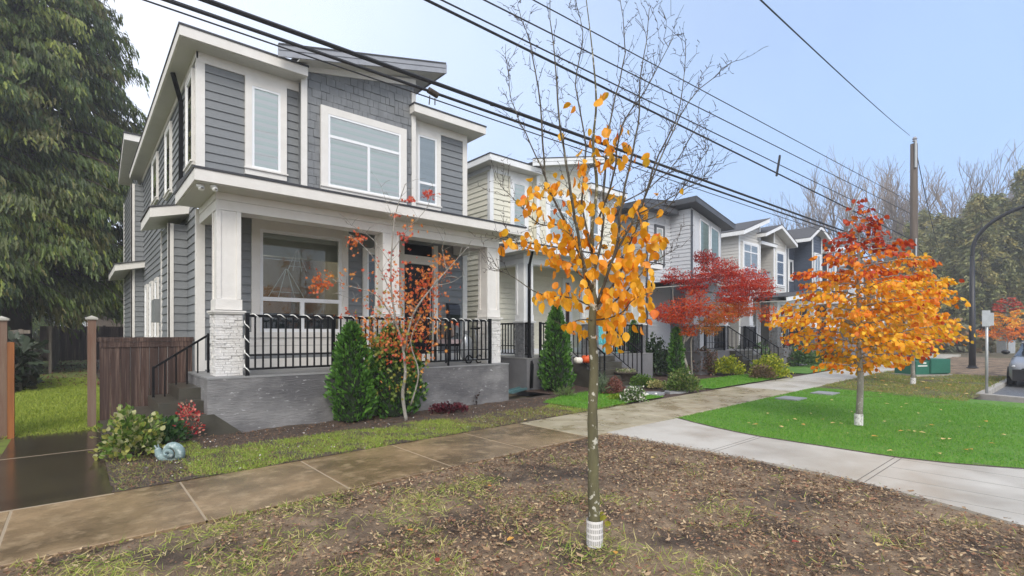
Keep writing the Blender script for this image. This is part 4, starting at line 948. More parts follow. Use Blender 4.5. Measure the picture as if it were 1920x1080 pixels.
# --- the young tree in the foreground ---
base = gnd(1115, 1022); D0 = FPX*CAMH/(1022-HZ)
T1 = thing('young_tree', base, 'slim young tree in the foreground with bare twigs and large orange leaves', 'tree')
def q(px, py, dd=0.): return at(px, py, D0+dd)
tr = MB(); trunk = smooth([q(1116,1024),q(1113,930),q(1112,850),q(1111,770),q(1114,690),q(1110,620),q(1113,560),q(1113,510),q(1110,430),q(1119,350),q(1112,270),q(1118,190),q(1110,90),q(1098,-10)], 4)
n = len(trunk); rad = [.047*(1-.38*min(1,i/(n*.42))) if i < n*.47 else max(.0035, .017*(1-(i-n*.47)/(n*.53))**.7) for i in range(n)]
for i in range(n): rad[i] *= 1 + .06*math.sin(i*1.9)
tr.tube(trunk, rad, 12)
limbs = [
 ([(1107,575),(1090,490),(1062,420),(1022,330),(1014,200),(992,80),(972,10)], .10, .013),
 ([(1110,550),(1086,460),(1070,360),(1052,250),(1040,120),(1028,-30)], -.22, .014),
 ([(1113,520),(1128,440),(1133,330),(1148,210),(1172,100),(1160,-20)], .18, .012),
 ([(1117,575),(1150,480),(1166,380),(1192,260),(1202,150),(1220,15)], -.15, .013),
 ([(1118,580),(1165,505),(1200,400),(1236,290),(1275,200),(1285,85)], .20, .012),
 ([(1140,500),(1185,420),(1234,310),(1292,190),(1372,118)], .02, .010),
 ([(1112,470),(1090,380),(1098,280),(1080,160),(1092,60),(1070,-30)], .3, .010),
 ([(1118,420),(1150,330),(1165,240),(1210,170),(1262,70)], -.3, .009),
 ([(1105,572),(1070,558),(1015,552),(966,522),(927,503)], .15, .008),
 ([(1106,535),(1072,500),(1026,473),(985,462),(947,443)], .25, .008),
 ([(1122,590),(1175,545),(1215,500),(1262,470)], .12, .009),
 ([(1118,600),(1160,590),(1190,560),(1232,545)], -.12, .007),
 ([(1110,600),(1085,600),(1062,610),(1040,602)], .1, .006),
 ([(1062,420),(1010,420),(975,385),(940,350)], .12, .006),
 ([(1022,330),(985,250),(960,190),(950,120)], .05, .006),
 ([(1200,400),(1250,375),(1300,345),(1335,318)], .15, .006),
 ([(1166,380),(1220,350),(1270,300),(1310,230)], -.1, .006),
 ([(1185,420),(1240,400),(1290,340),(1330,275)], .0, .006)]
tw = MB(); lb = MB(); LP = []; LD = []; rnd = random.Random(3)
allpts = []
for pix, dd, r0 in limbs:
    k = len(pix); pts = smooth([q(px, py, dd*min(1, i/1.5) + rnd.gauss(0,.02)) for i, (px, py) in enumerate(pix)], 4)
    pts = [p + Vector((rnd.gauss(0,.004),rnd.gauss(0,.004),0)) for p in pts]
    L = len(pts); lb.tube(pts, [max(.0026, r0*.95*(1-i/L)**.7) for i in range(L)], 7)
    allpts.append(pts)
    for i in range(3, L):
        if pts[i].z < 2.05: continue
        for _ in range(rnd.choice([1,2,2,2])):
            t = (pts[min(i+1,L-1)] - pts[i-1]).normalized(); s = Vector((rnd.gauss(0,1),rnd.gauss(0,1),rnd.gauss(0,.6))); s = (s - t*s.dot(t)).normalized()
            d = (t*rnd.uniform(.7,1.4) + s*.8 + Vector((0,0,.35))).normalized(); ln = rnd.uniform(.06,.27)
            a = pts[i]; prev = a; zz = [a]
            for j in range(5):
                prev = prev + d*ln/5 + Vector((rnd.gauss(0,1),rnd.gauss(0,1),rnd.gauss(0,1)))*.012; zz.append(prev)
            tw.tube(zz, [.0022,.002,.0017,.0015,.0013,.0011], 4)
            for j in range(1, 6):
                e = (s*rnd.choice([-1,1]) + d*.6 + Vector((0,0,.2))).normalized()*rnd.uniform(.008,.028); tw.tube([zz[j], zz[j]+e], [.0018,.0026], 4)
                if rnd.random() < .28:
                    e2 = (s*rnd.choice([-1,1]) + d*.8 + Vector((rnd.gauss(0,.4),rnd.gauss(0,.4),.2))).normalized()*rnd.uniform(.05,.12)
                    tw.tube([zz[j], zz[j]+e2*.5+Vector((0,0,.006)), zz[j]+e2], [.0018,.0016,.0014], 4)
trunk_ob = tr.build('trunk', mt['bark_mossy'], T1, smooth=True)
lb.build('limbs', mt['bark_limb'], T1, smooth=True); tw.build('twigs', mt['bark_twig'], T1)
clusters = [(1000,385,20,40),(985,362,8,26),(1030,345,12,26),(1062,360,12,30),(1050,420,16,34),(1075,440,16,30),(1100,445,10,24),(1125,395,7,22),(1090,330,8,30),(1055,452,18,34),(1045,485,14,26),(1015,470,7,24),(985,452,7,22),(955,450,5,18),(948,436,2,8),(1150,375,12,34),(1165,420,10,26),(1190,395,7,22),(1205,385,6,16),(1200,440,9,26),(1140,300,8,28),(1160,250,8,26),(1105,290,7,30),(1135,180,4,12),(1120,240,6,26),(1070,205,2,12),(1180,300,4,26),(1220,290,2,12),(1145,270,5,16),(1045,255,2,14),(1100,475,8,26),(1150,470,14,30),(1190,475,18,32),(1225,460,10,24),(1235,440,7,18),(1165,500,18,28),(1200,510,16,26),(1130,500,10,24),(1105,505,6,18),(1075,490,12,30),(1015,555,8,18),(1040,552,12,22),(1070,553,14,26),(1095,540,8,20),(1085,610,8,18),(1100,622,6,16),(1120,590,14,24),(1145,575,22,30),(1165,545,18,28),(1190,545,16,26),(1215,545,10,20),(1150,610,18,28),(1140,560,14,26),(1185,590,12,26),(1160,635,8,20),(1205,570,6,18),(1240,390,2,6),(1230,360,1,6),(1290,230,0,4),(1275,350,1,5)]
for (px, py, c, sp) in clusters:
    dd = rnd.uniform(-.16,.16)
    for _ in range(max(0, round(c*1.2))):
        LP.append(q(px+rnd.gauss(0,sp*.50), py+rnd.gauss(0,sp*.46), dd+rnd.gauss(0,.08))); LD.append((rnd.gauss(0,.45),rnd.gauss(0,.45),-1+rnd.gauss(0,.45)))
LP = np.array(LP); LD = np.array(LD)
swarm('foliage', LEAF, LP, LD, RN.uniform(.05,.092,len(LP)), orange, RN.choice(5,len(LP),p=[.38,.30,.18,.10,.04]), T1, wid=.95)
g = MB(); cx, cy = base[0], base[1]; nb = 26
for k in range(nb):
    a0 = 2*math.pi*k/nb; 
    for z0, z1 in ((0.02,.052),(.062,.094),(.104,.136),(.146,.178)):
        off = .5*(int(z0*100) % 2); a = a0 + off*2*math.pi/nb; w = .66*math.pi/nb
        pa = [(cx+.062*math.cos(a+s*w), cy+.062*math.sin(a+s*w)) for s in (-1,1)]
        g.add([(pa[0][0],pa[0][1],z0-.012),(pa[1][0],pa[1][1],z0-.012),(pa[1][0],pa[1][1],z1+.012),(pa[0][0],pa[0][1],z1+.012)], [(0,1,2,3)])
for z0, z1 in ((0,.016),(.05,.064),(.092,.106),(.134,.148),(.176,.196)):
    vs = [(cx+.0625*math.cos(2*math.pi*k/nb), cy+.0625*math.sin(2*math.pi*k/nb), z) for z in (z0,z1) for k in range(nb)]
    g.add(vs, [(k,(k+1) % nb,nb+(k+1) % nb,nb+k) for k in range(nb)])
tag(g.build('trunk_guard', mt['guard_plastic'], origin=base), 'white slotted plastic guard round the foot of the foreground tree', 'tree guard')
swarm('trunk_sprout', LEAF, [q(1124,975),q(1128,972),q(1134,978),q(1122,968)], [(.5,-.5,.6),(.8,0,-.1),(.7,-.4,-.5),(.2,-.7,.6)], .06, lmats('sprout',[(.38,.36,.05)]), 0, T1)

# --- generic layered tree ---
def crown_tree(name, base, H, z0, prof, nb, nleaf, lsz, mats, pick, label, group=None, rt=.05, seed=1, bmat='bark_pale', tpl=LEAF, out=(), droop=.05, guard=False, rise=.35, thin=2.):
    rr = random.Random(seed); t = thing(name, base, label, 'tree', group); b = Vector(base); m = MB()
    tk = [b + Vector((rr.gauss(0,.02)*i/3, rr.gauss(0,.02)*i/3, H*i/10)) for i in range(11)]
    m.tube(tk, [rt*(1-.93*i/10)+.003 for i in range(11)], 9)
    PT = []; DR = []; HT = []
    ends = []
    for i in range(nb):
        f = (i+.5)/nb; z = z0 + (H*.97-z0)*f; a = i*2.39996 + rr.gauss(0,.35); L = prof(f)*rr.uniform(.75,1.12)
        ends.append((z, a, L))
    for (z, a, L) in out: ends.append((z, a, L))
    for (z, a, L) in ends:
        s = b + Vector((0,0,z)); dirv = Vector((math.cos(a), math.sin(a), 0))
        pts = [s + dirv*L*u + Vector((0,0, rise*L*u - droop*L*3*u*u)) + Vector((rr.gauss(0,1),rr.gauss(0,1),rr.gauss(0,1)))*.018*L for u in (0,.2,.4,.6,.8,1)]
        pts[0] = s; r0 = max(.004, rt*.30*(L/1.2)**.5); m.tube(pts, [r0*(1-.8*k/5)+.0015 for k in range(6)], 5)
        n = max(3, int(nleaf*L/ sum(e[2] for e in ends)))
        for _ in range(n):
            u = rr.uniform(.08,1.03)**.8; k = min(4, int(u*5)); p = pts[k].lerp(pts[k+1], min(1.2, u*5-k))
            if z/H > thin and rr.random() < .5: continue
            sp = .10*L*(1-.5*u)+.028 if z/H < .58 else .05
            PT.append(p + Vector((rr.gauss(0,sp),rr.gauss(0,sp),rr.gauss(0,sp*.55)-.03))); DR.append(dirv*.7 + Vector((rr.gauss(0,.5),rr.gauss(0,.5),-.9+rr.gauss(0,.3)))); HT.append((z/H, u))
    m.build('trunk', mt[bmat], t, smooth=True)
    mi = [pick(h_, u, rr) for h_, u in HT]
    swarm('foliage', tpl, np.array([tuple(p) for p in PT]), np.array([tuple(d) for d in DR]), RN.uniform(lsz*.7,lsz*1.2,len(PT)), mats, mi, t)
    return t
def pick2(h, u, rr):
    if h > .74: return rr.choice([4,3,3,3,2])
    if h > .60: return rr.choice([3,2,3,0,2]) if u > .5 else rr.choice([0,2,0,1])
    if u > .92 and rr.random() < .25: return rr.choice([3,2])
    return rr.choice([0,1,1,6,6,6,0,2,1]) if u > .4 else rr.choice([0,5,1,1])
prof2 = lambda f: float(np.interp(f,[0,.08,.2,.36,.5,.65,.8,.92,1],[.62,1.10,1.26,1.10,.82,.62,.38,.18,.08]))
b2 = gnd(1610, 797)
T2 = crown_tree('autumn_tree', b2, 4.1, .92, prof2, 56, 5400, .084, amber, pick2, 'full crowned orange tree with red top on the green lawn', rt=.055, seed=5, droop=.085, thin=.66, out=((3.0,-.9,.7),(3.2,2.3,.5),(2.9,1.2,.5),(3.45,-.9,.3),(2.75,-.85,1.25),(2.35,-.72,1.5),(3.1,-.9,.8),(1.75,2.25,1.35),(2.55,2.4,1.1),(1.5,-.8,1.5),(2.05,-.95,1.35),(2.95,2.3,.7)))
bb = MB()
vs = [(b2[0]+.068*math.cos(2*math.pi*k/20), b2[1]+.068*math.sin(2*math.pi*k/20), z) for z in (.0,.20) for k in range(20)]
bb.add(vs, [(k,(k+1) % 20,20+(k+1) % 20,20+k) for k in range(20)])
mt['guard_slots'] = M('guard_slots', (.70,.69,.67), .5, (.25,.24,.22), 60, (1,1,.3), .52, .6)
tag(bb.build('trunk_guard', mt['guard_slots'], origin=b2), 'white slotted plastic guard at the foot of the full orange tree', 'tree guard')
b3 = gnd(1712, 720)
crown_tree('autumn_tree', b3, 4.3, 1.1, lambda f: 1.35*(1-f)**.6+.15, 44, 3000, .11, amber, lambda h,u,rr: rr.choice([6,6,1,1,0,5]), 'yellow crowned tree just behind the full orange tree', rt=.06, seed=8)
bb = MB(); vs = [(b3[0]+.075*math.cos(2*math.pi*k/16), b3[1]+.075*math.sin(2*math.pi*k/16), z) for z in (.0,.2) for k in range(16)]
bb.add(vs, [(k,(k+1) % 16,16+(k+1) % 16,16+k) for k in range(16)])
tag(bb.build('trunk_guard', mt['guard_slots'], origin=b3), 'pale trunk guard on the yellow tree near the green transformer box', 'tree guard')
b4 = gnd(1889, 664)
crown_tree('autumn_tree', b4, 4.6, 1.0, lambda f: 1.7*(1-f)**.5+.1, 40, 2200, .15, amber, lambda h,u,rr: rr.choice([2,0,2]) if h < .42 else (rr.choice([6,1,0]) if h < .72 else rr.choice([4,3,3])), 'distant orange and yellow tree right of the black lamp post', rt=.06, seed=12)

# --- Japanese maples ---
maple = lmats('maple_leaf', [(.62,.040,.008),(.48,.024,.008),(.74,.085,.010),(.72,.18,.015),(.56,.27,.03),(.28,.015,.010)], .45)
def blobs_tree(base, label, blobs, limbs_, n_total, lsz, mats, tpl, bmat, name, trunkr, seed):
    rr = random.Random(seed); t = thing(name, base, label, 'tree'); m = MB()
    for pts, r0 in limbs_:
        s = smooth(pts, 4); m.tube(s, [max(.004, r0*(1-.8*i/len(s))) for i in range(len(s))], 7)
    tot = sum(bl[1][0]*bl[1][1] for bl in blobs); P = []; Dd = []; MI = []
    for c, r, cols in blobs:
        for _ in range(int(n_total*r[0]*r[1]/tot)):
            v = Vector((rr.gauss(0,1),rr.gauss(0,1),rr.gauss(0,1))).normalized(); k = rr.random()**.45
            if v.z < -.2: v.z *= .6
            no = 1+.35*mnoise.noise(v*2.2+Vector(c))
            lay = .06*math.sin((c[2]+v.z*r[2])*26)
            p = Vector((c[0]+v.x*r[0]*k*no, c[1]+v.y*r[1]*k*no, c[2]+v.z*r[2]*1.25*k*no+lay*.6)); P.append(tuple(p))
            Dd.append((v.x+rr.gauss(0,.5), v.y+rr.gauss(0,.5), -.6+rr.gauss(0,.35))); MI.append(rr.choice(cols))
        for _ in range(5):                                        # fine twigs through each tier
            e = Vector(c) + Vector((rr.gauss(0,r[0]*.6),rr.gauss(0,r[1]*.6),rr.gauss(0,r[2]*.3))); s0 = limbs_[rr.randrange(len(limbs_))][0][-1]
            if (Vector(s0)-Vector(c)).length < r[0]*2.2: m.tube([s0, (Vector(s0)+e)/2+Vector((0,0,.08)), e], [.007,.005,.003], 4)
    m.build('trunk', mt[bmat], t, smooth=True)
    swarm('foliage', tpl, np.array(P), np.array(Dd), RN.uniform(lsz*.7,lsz*1.25,len(P)), mats, MI, t)
    return t
bm = (16.75, 9.55, 0.0); dm = bm[0]*CT + bm[1]*ST
c_ = lambda px, py, dd=0.: at(px, py, dm+dd)
rb = [((1300,535,.0),(.55,.55,.42),[0,1,5,0]),((1345,510,.1),(.9,.75,.5),[0,1,0,2,5]),((1262,522,.2),(.45,.45,.3),[1,5,0]),((1395,530,-.2),(.85,.8,.5),[0,2,1,0]),((1425,545,.2),(.55,.55,.5),[0,1,2]),((1268,590,-.1),(.75,.6,.5),[2,0,2,3]),((1305,575,-.4),(.65,.5,.5),[2,2,3,0]),((1350,590,-.3),(.75,.6,.45),[3,3,4,2]),((1385,578,.3),(.8,.6,.4),[2,3,3]),((1240,588,.3),(.4,.4,.35),[0,2]),((1330,615,-.2),(.5,.4,.3),[4,4,3]),((1440,590,.1),(.35,.35,.35),[2,3]),((1290,620,.0),(.4,.35,.3),[2,3]),((1320,482,.2),(.4,.4,.25),[5,1]),((1375,555,-.5),(.6,.5,.4),[0,2,1])]
blobs = [(c_(px,py,dd), r, cols) for (px,py,dd), r, cols in rb]
lm = [([bm, c_(1281,660), c_(1285,630), c_(1300,590), c_(1320,550)], .055),([c_(1285,640), c_(1310,610), c_(1350,580), c_(1395,545)], .035),([c_(1283,635), c_(1270,600), c_(1262,560), c_(1262,530)], .03),([c_(1300,590),c_(1330,560),c_(1345,530),c_(1340,505)], .025),([c_(1320,600,-.2),c_(1370,600,.1),c_(1410,585,.1),c_(1440,575,.1)], .02),([(bm[0]+.12,bm[1],0),c_(1296,660),c_(1300,630),c_(1340,610,-.2)], .03)]
blobs_tree(bm, 'spreading red Japanese maple in front of the light grey house', blobs, lm, 24000, .062, maple, STAR, 'bark_pale', 'maple_tree', .05, 4)

bs = gnd(762, 790); ds = bs[0]*CT + bs[1]*ST
d_ = lambda px, py, dd=0.: Vector(at(px, py, ds+dd))
sparse = lmats('sparse_leaf', [(.80,.24,.06),(.72,.13,.05),(.85,.36,.08),(.36,.34,.06),(.20,.28,.05),(.66,.08,.05)], .4)
lm = [([bs, d_(755,740), d_(760,700), d_(755,650), d_(742,600), d_(733,530), d_(736,450), d_(742,400), d_(760,345)], .035),
 ([d_(757,660), d_(775,590,-.1), d_(805,545,-.15), d_(840,505,-.2), d_(878,462,-.2)], .022),
 ([d_(756,640), d_(730,585,.05), d_(700,550,.1), d_(650,535,.1), d_(598,512,.05)], .018),
 ([d_(736,470), d_(765,430,.1), d_(800,390,.12), d_(812,350,.12)], .010),
 ([d_(738,560), d_(715,510), d_(690,470,-.1), d_(655,440,-.15)], .012),
 ([d_(770,760), d_(785,700,-.1), d_(770,640,-.15), d_(790,590,-.2)], .018),
 ([d_(736,500), d_(700,450,.1), d_(672,430,.1), d_(650,418,.1)], .007), ([d_(815,535,-.15), d_(845,530,-.2), d_(870,515,-.2)], .008), ([d_(838,507,-.2), d_(830,470,-.2), d_(835,440,-.2)], .006), ([d_(700,550,.1),d_(665,560,.1),d_(630,550,.05)], .006), ([d_(742,420),d_(725,380),d_(715,350)],.006)]
def cl(px, py, n, sp, cols, dd=0.):
    return [(d_(px+R.gauss(0,sp), py+R.gauss(0,sp*.8), dd+R.gauss(0,.08)), R.choice(cols)) for _ in range(n)]
pts = []
for a in [(604,524,36,12,[0,1,0]),(590,540,10,6,[0,1]),(640,520,10,14,[0,2]),(672,446,22,10,[0,1]),(660,462,6,8,[0]),(742,400,4,4,[0,1]),(775,422,10,10,[0,2]),(757,440,10,8,[1,5]),(768,372,10,5,[5,1]),(802,362,16,7,[5,1]),(740,510,34,26,[1,0,5]),(760,540,40,30,[0,2,1]),(780,570,70,34,[0,2,0,1]),(720,580,40,26,[0,1,2]),(745,610,90,36,[2,0,3]),(790,610,60,26,[0,2]),(812,520,40,16,[0,1,2]),(830,485,28,12,[0,2]),(800,545,30,14,[0,1]),(845,490,10,8,[0,2]),(700,635,36,18,[0,2,3]),(760,648,60,26,[1,5,0]),(735,680,80,30,[4,3,4]),(765,700,90,26,[4,3,2]),(750,735,60,22,[4,3]),(715,650,40,20,[3,4]),(690,610,14,12,[0,2]),(650,585,6,10,[1]),(775,670,40,20,[3,2,4])]:
    pts += cl(a[0], a[1], int(a[2]*(2.3 if a[1] < 660 else .75)), a[3]*.95, *a[4:])
t = thing('maple_tree', bs, 'thin half bare maple with coral leaves in front of the grey porch', 'tree'); m = MB(); rr = random.Random(9)
for p_, r0 in lm:
    s = smooth(p_, 4); m.tube(s, [max(.003, r0*(1-.85*i/len(s))) for i in range(len(s))], 7)
    for i in range(4, len(s), 2):
        if s[i].z < 1.3: continue
        for _ in range(2):
            v = Vector((rr.gauss(0,1),rr.gauss(0,1),rr.gauss(.4,.8))).normalized()*rr.uniform(.12,.4); m.tube([s[i], s[i]+v*.5+Vector((0,0,.03)), s[i]+v], [.004,.003,.002], 4)
m.build('trunk', mt['bark_pale'], t, smooth=True)
P = np.array([tuple(p) for p, _ in pts]); Dd = RN.normal(size=(len(P),3))*.5 + np.array([0,0,-.8])
swarm('foliage', STAR, P, Dd, RN.uniform(.05,.09,len(P)), sparse, [c for _, c in pts], t)

# --- clipped conifers (thuja) ---
thuja = lmats('thuja_spray', [(.065,.18,.02),(.10,.25,.03),(.035,.105,.014),(.14,.31,.045),(.05,.14,.02)], .2)
mk('conifer_core', (.012,.022,.008), .95)  # near-black solid fill; the bush's inner shade is put into this colour
def thuja_bush(x, y, H, r, label, n=2600, seed=1, mats=thuja, z0=0., tip=.55, sz=.085, bulge=.25, group=None):
    rr = np.random.default_rng(seed); t = thing('cedar_bush', (x,y,z0), label, 'shrub', group)
    h = rr.random(n)**.85; a = rr.uniform(0,2*np.pi,n)
    pr = r*np.where(h < bulge, .82+.18*h/bulge, (1-((h-bulge)/(1-bulge))**1.5)**(tip) )
    pr = pr*(1+.15*np.sin(a*3+h*13+seed)+.13*np.sin(a*7-h*29)+.08*np.sin(a*13+h*47)) - np.abs(rr.normal(0,.05*r+.008,n)); pr = np.maximum(pr, .01)
    P = np.stack([x+pr*np.cos(a), y+pr*np.sin(a), z0+.02+h*H], 1)
    D = np.stack([np.cos(a)*.75, np.sin(a)*.75, np.full(n,.85)], 1) + rr.normal(size=(n,3))*.35
    N = np.stack([-np.sin(a), np.cos(a), np.zeros(n)], 1)
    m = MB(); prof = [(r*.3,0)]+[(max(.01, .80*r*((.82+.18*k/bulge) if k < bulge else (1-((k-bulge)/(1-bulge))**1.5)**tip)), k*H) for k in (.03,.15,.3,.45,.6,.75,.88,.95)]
    m.lathe(prof, (x,y,z0), 14); m.build('dark_core', mt['conifer_core'], t)
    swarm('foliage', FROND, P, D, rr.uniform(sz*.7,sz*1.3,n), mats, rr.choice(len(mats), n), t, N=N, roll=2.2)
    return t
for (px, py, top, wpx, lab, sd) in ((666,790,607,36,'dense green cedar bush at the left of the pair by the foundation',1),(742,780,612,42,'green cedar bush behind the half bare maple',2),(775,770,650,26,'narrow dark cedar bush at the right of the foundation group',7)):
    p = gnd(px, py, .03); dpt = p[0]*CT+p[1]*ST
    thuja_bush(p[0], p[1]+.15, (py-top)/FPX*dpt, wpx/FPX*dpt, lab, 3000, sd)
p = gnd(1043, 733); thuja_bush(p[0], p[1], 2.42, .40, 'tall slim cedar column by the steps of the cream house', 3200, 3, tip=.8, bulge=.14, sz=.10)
p = (fx(1268,9.9), 9.9); thuja_bush(p[0], p[1], 1.75, .22, 'dark narrow cedar behind the red maple trunk', 1100, 4, sz=.12)
p = (fx(1189,10.9), 10.9); thuja_bush(p[0], p[1], 1.1, .20, 'small cone cedar standing on the cream house porch', 700, 5, sz=.10, z0=.906)

# --- loose shrubs ---
def shrub(px, py, w, hgt, label, cols, n, lsz, seed, z0=0., tpl=LEAF, tr=.25, up=.5, name='garden_shrub', flat=1.0, cat='shrub', shell=.5, pos=None):
    p = pos if pos else gnd(px, py, z0); rr = np.random.default_rng(seed); x, y = p[0], p[1]
    t = thing(name, (x,y,z0), label, cat)
    v = nrm(rr.normal(size=(n,3))); v[:,2] = np.abs(v[:,2])*1.2-.2; k = rr.random(n)**shell
    no = np.array([1+.45*mnoise.noise(Vector(q_)*2.3+Vector((seed,0,0))) for q_ in v])
    P = np.stack([x+v[:,0]*w*k*no, y+v[:,1]*w*flat*k*no, z0+.04+hgt*(.18+.82*np.clip(v[:,2],-.2,1)*k*no)], 1); P[:,2] = np.maximum(P[:,2], z0+.03)
    D = v*1.0 + rr.normal(size=(n,3))*.5 + np.array([0,0,up])
    m = MB(); r2 = random.Random(seed)
    for _ in range(9):
        e = P[r2.randrange(n)]; m.tube([(x+r2.gauss(0,w*.12), y+r2.gauss(0,w*.12), z0-.03), ((x+e[0])/2, (y+e[1])/2, z0+(e[2]-z0)*.6), tuple(e)], [.010,.007,.003], 5)
    m.build('stems', mt['bark_brown'], t)
    swarm('foliage', tpl, P, D, rr.uniform(lsz*.7,lsz*1.25,n), lmats('shrub%d' % seed, cols, tr), rr.choice(len(cols), n), t)
    return t
shrub(248,858,.36,.56,'leafy laurel shrub with yellow green leaves beside the wet walkway',[(.12,.20,.03),(.20,.29,.05),(.07,.13,.02),(.38,.38,.09),(.46,.46,.22)],1000,.07,21)
shrub(305,838,.30,.36,'dark green low shrub behind the snail ornament',[(.03,.085,.02),(.05,.12,.03),(.08,.16,.04)],600,.06,22)
shrub(352,822,.24,.52,'feathery red shrub beside the side steps',[(.62,.05,.06),(.70,.20,.15),(.40,.03,.03),(.60,.34,.24)],800,.038,23,shell=.6)
shrub(840,775,.38,.15,'low burgundy plant in the bed under the porch wall',[(.09,.012,.02),(.14,.02,.03),(.05,.01,.014)],420,.06,24)
shrub(893,760,.12,.28,'small dark leafed plant against the porch wall',[(.06,.035,.03),(.10,.05,.04)],40,.06,25)
shrub(1279,736,.46,.60,'round bushy green shrub at the sidewalk edge',[(.10,.18,.035),(.15,.24,.05),(.06,.12,.02),(.24,.26,.08)],2600,.055,26)
shrub(1152,742,.27,.42,'small reddish brown shrub beside the thin trunk',[(.24,.09,.07),(.32,.14,.10),(.16,.05,.04)],800,.045,27)
shrub(1187,756,.30,.36,'white flowering low plant near the sidewalk',[(.08,.15,.03),(.80,.78,.70),(.12,.20,.05),(.05,.10,.02)],700,.05,28)
shrub(1205,727,.38,.34,'low mossy green mound in the garden bed',[(.10,.20,.02),(.15,.26,.03),(.06,.13,.02)],1100,.05,29)
shrub(1232,730,.26,.22,'cream yellow low plant in front of the round shrub',[(.62,.55,.25),(.45,.42,.14),(.20,.24,.06)],500,.05,30)
shrub(1060,746,.24,.20,'small grassy green clump at the foot of the cedar column',[(.10,.17,.04),(.16,.22,.07)],220,.13,31,tpl=BLADE)
shrub(1165,752,.32,.10,'lime green ground cover under the white flowers',[(.24,.34,.02),(.18,.28,.02)],500,.045,32)
shrub(1366,704,.60,.62,'bright yellow green shrub beside the neighbours lawn',[(.42,.46,.02),(.52,.52,.03),(.28,.36,.02),(.16,.24,.02)],2000,.07,33)
shrub(1442,709,.62,.78,'larger yellow green shrub farther along the neighbours lawn',[(.42,.46,.02),(.55,.54,.05),(.28,.36,.02),(.16,.24,.02)],2200,.07,34)
shrub(1430,712,.42,.48,'brown tinged shrub in front of the larger yellow shrub',[(.17,.11,.06),(.24,.15,.08),(.12,.10,.04)],900,.06,35)
shrub(1318,702,.62,1.05,'rusty brown hydrangea shrub under the red maple',[(.23,.12,.075),(.30,.18,.12),(.15,.075,.05),(.12,.13,.05)],1900,.075,36)
shrub(1228,704,.60,1.5,'tall grey green rhododendron in front of the cream porch',[(.07,.13,.05),(.10,.17,.07),(.04,.08,.03)],1500,.10,37,shell=.7)
shrub(1262,700,.42,.95,'dark green bush between the rhododendron and the maple trunk',[(.03,.08,.02),(.05,.11,.025)],900,.08,38)
shrub(1408,690,.95,1.25,'broad green shrub beside the grey house steps',[(.10,.19,.06),(.14,.24,.08),(.06,.12,.04),(.20,.20,.10)],2200,.10,39)
shrub(1458,688,.70,1.45,'twiggy brown shrub beyond the broad green shrub',[(.12,.08,.06),(.17,.11,.08)],500,.09,40,shell=.8)
shrub(1372,686,.55,.75,'mixed pinkish shrub at the foot of the black stair rails',[(.25,.14,.11),(.12,.15,.06),(.40,.32,.24)],900,.07,41)
shrub(1502,688,.9,1.0,'green shrub behind the left side of the orange tree',[(.07,.14,.04),(.10,.18,.05)],1100,.11,42)
shrub(1128,742,.16,.42,'grassy plant arching beside the thin trunk',[(.12,.17,.09),(.17,.22,.12)],160,.22,43,tpl=BLADE,up=1.2)
shrub(1560,684,1.0,.8,'low shrubs in front of the navy house',[(.08,.13,.04),(.16,.13,.06)],900,.13,44)
# planter bowl with plants
p = gnd(1173, 724); t = thing('planter_bowl', p, 'wide dark planter bowl with pale plants beside the steps', 'planter')
m = MB(); m.lathe([(.16,0),(.18,.14),(.34,.40),(.37,.42),(.35,.44),(.3,.40)], p, 20); m.build('bowl', mt['bark_brown'], t, smooth=True)
n = 160; a = RN.uniform(0,6.28,n); rr_ = .33*RN.random(n)**.5
swarm('foliage', LEAF, np.stack([p[0]+rr_*np.cos(a), p[1]+rr_*np.sin(a), p[2]+.42+RN.random(n)*.08],1), RN.normal(size=(n,3))*.6+np.array([0,0,.6]), .06, lmats('bowlplant', [(.55,.52,.35),(.16,.22,.06),(.35,.36,.2)]), RN.choice(3,n), t)
# snail ornament
p = gnd(316, 866); mk('verdigris', (.24,.33,.33), .75, (.15,.21,.21), 9, col3=(.46,.54,.54), scale3=16, lo3=.52, hi3=.62, bump=.3)
t = thing('snail_ornament', p, 'weathered pale blue snail garden ornament on the grass edge', 'ornament')
u = Vector((ST, -CT, 0)); vv = Vector((-CT, -ST, 0)); o = Vector(p) + Vector((.02,.02,0)); m = MB()
sp = []; rd = []
for i in range(40):
    a = i*.33; r_ = .105*math.exp(-a*.145); sp.append(o + u*(.035+r_*math.cos(a-.8)) + Vector((0,0,.128+r_*math.sin(a-.8))) + vv*(.012*a)); rd.append(.062*math.exp(-a*.135))
m.tube(sp, rd, 10); m.build('shell', mt['verdigris'], t, smooth=True)
m = MB(); m.tube([o-u*.04+Vector((0,0,.03)), o-u*.10+Vector((0,0,.045)), o-u*.145+Vector((0,0,.09)), o-u*.155+Vector((0,0,.15)), o-u*.15+Vector((0,0,.17))], [.05,.05,.042,.038,.02], 10)
m.tube([o+u*.14+Vector((0,0,.02)), o+u*.02+Vector((0,0,.03)), o-u*.08+Vector((0,0,.035))], [.012,.05,.05], 10)
m.build('body', mt['verdigris'], t, smooth=True)
for k in (-1,1):
    m = MB(); m.tube([o-u*.155+vv*.02*k+Vector((0,0,.165)), o-u*.175+vv*.03*k+Vector((0,0,.205))], [.007,.009], 6); m.build('feeler', mt['verdigris'], t)

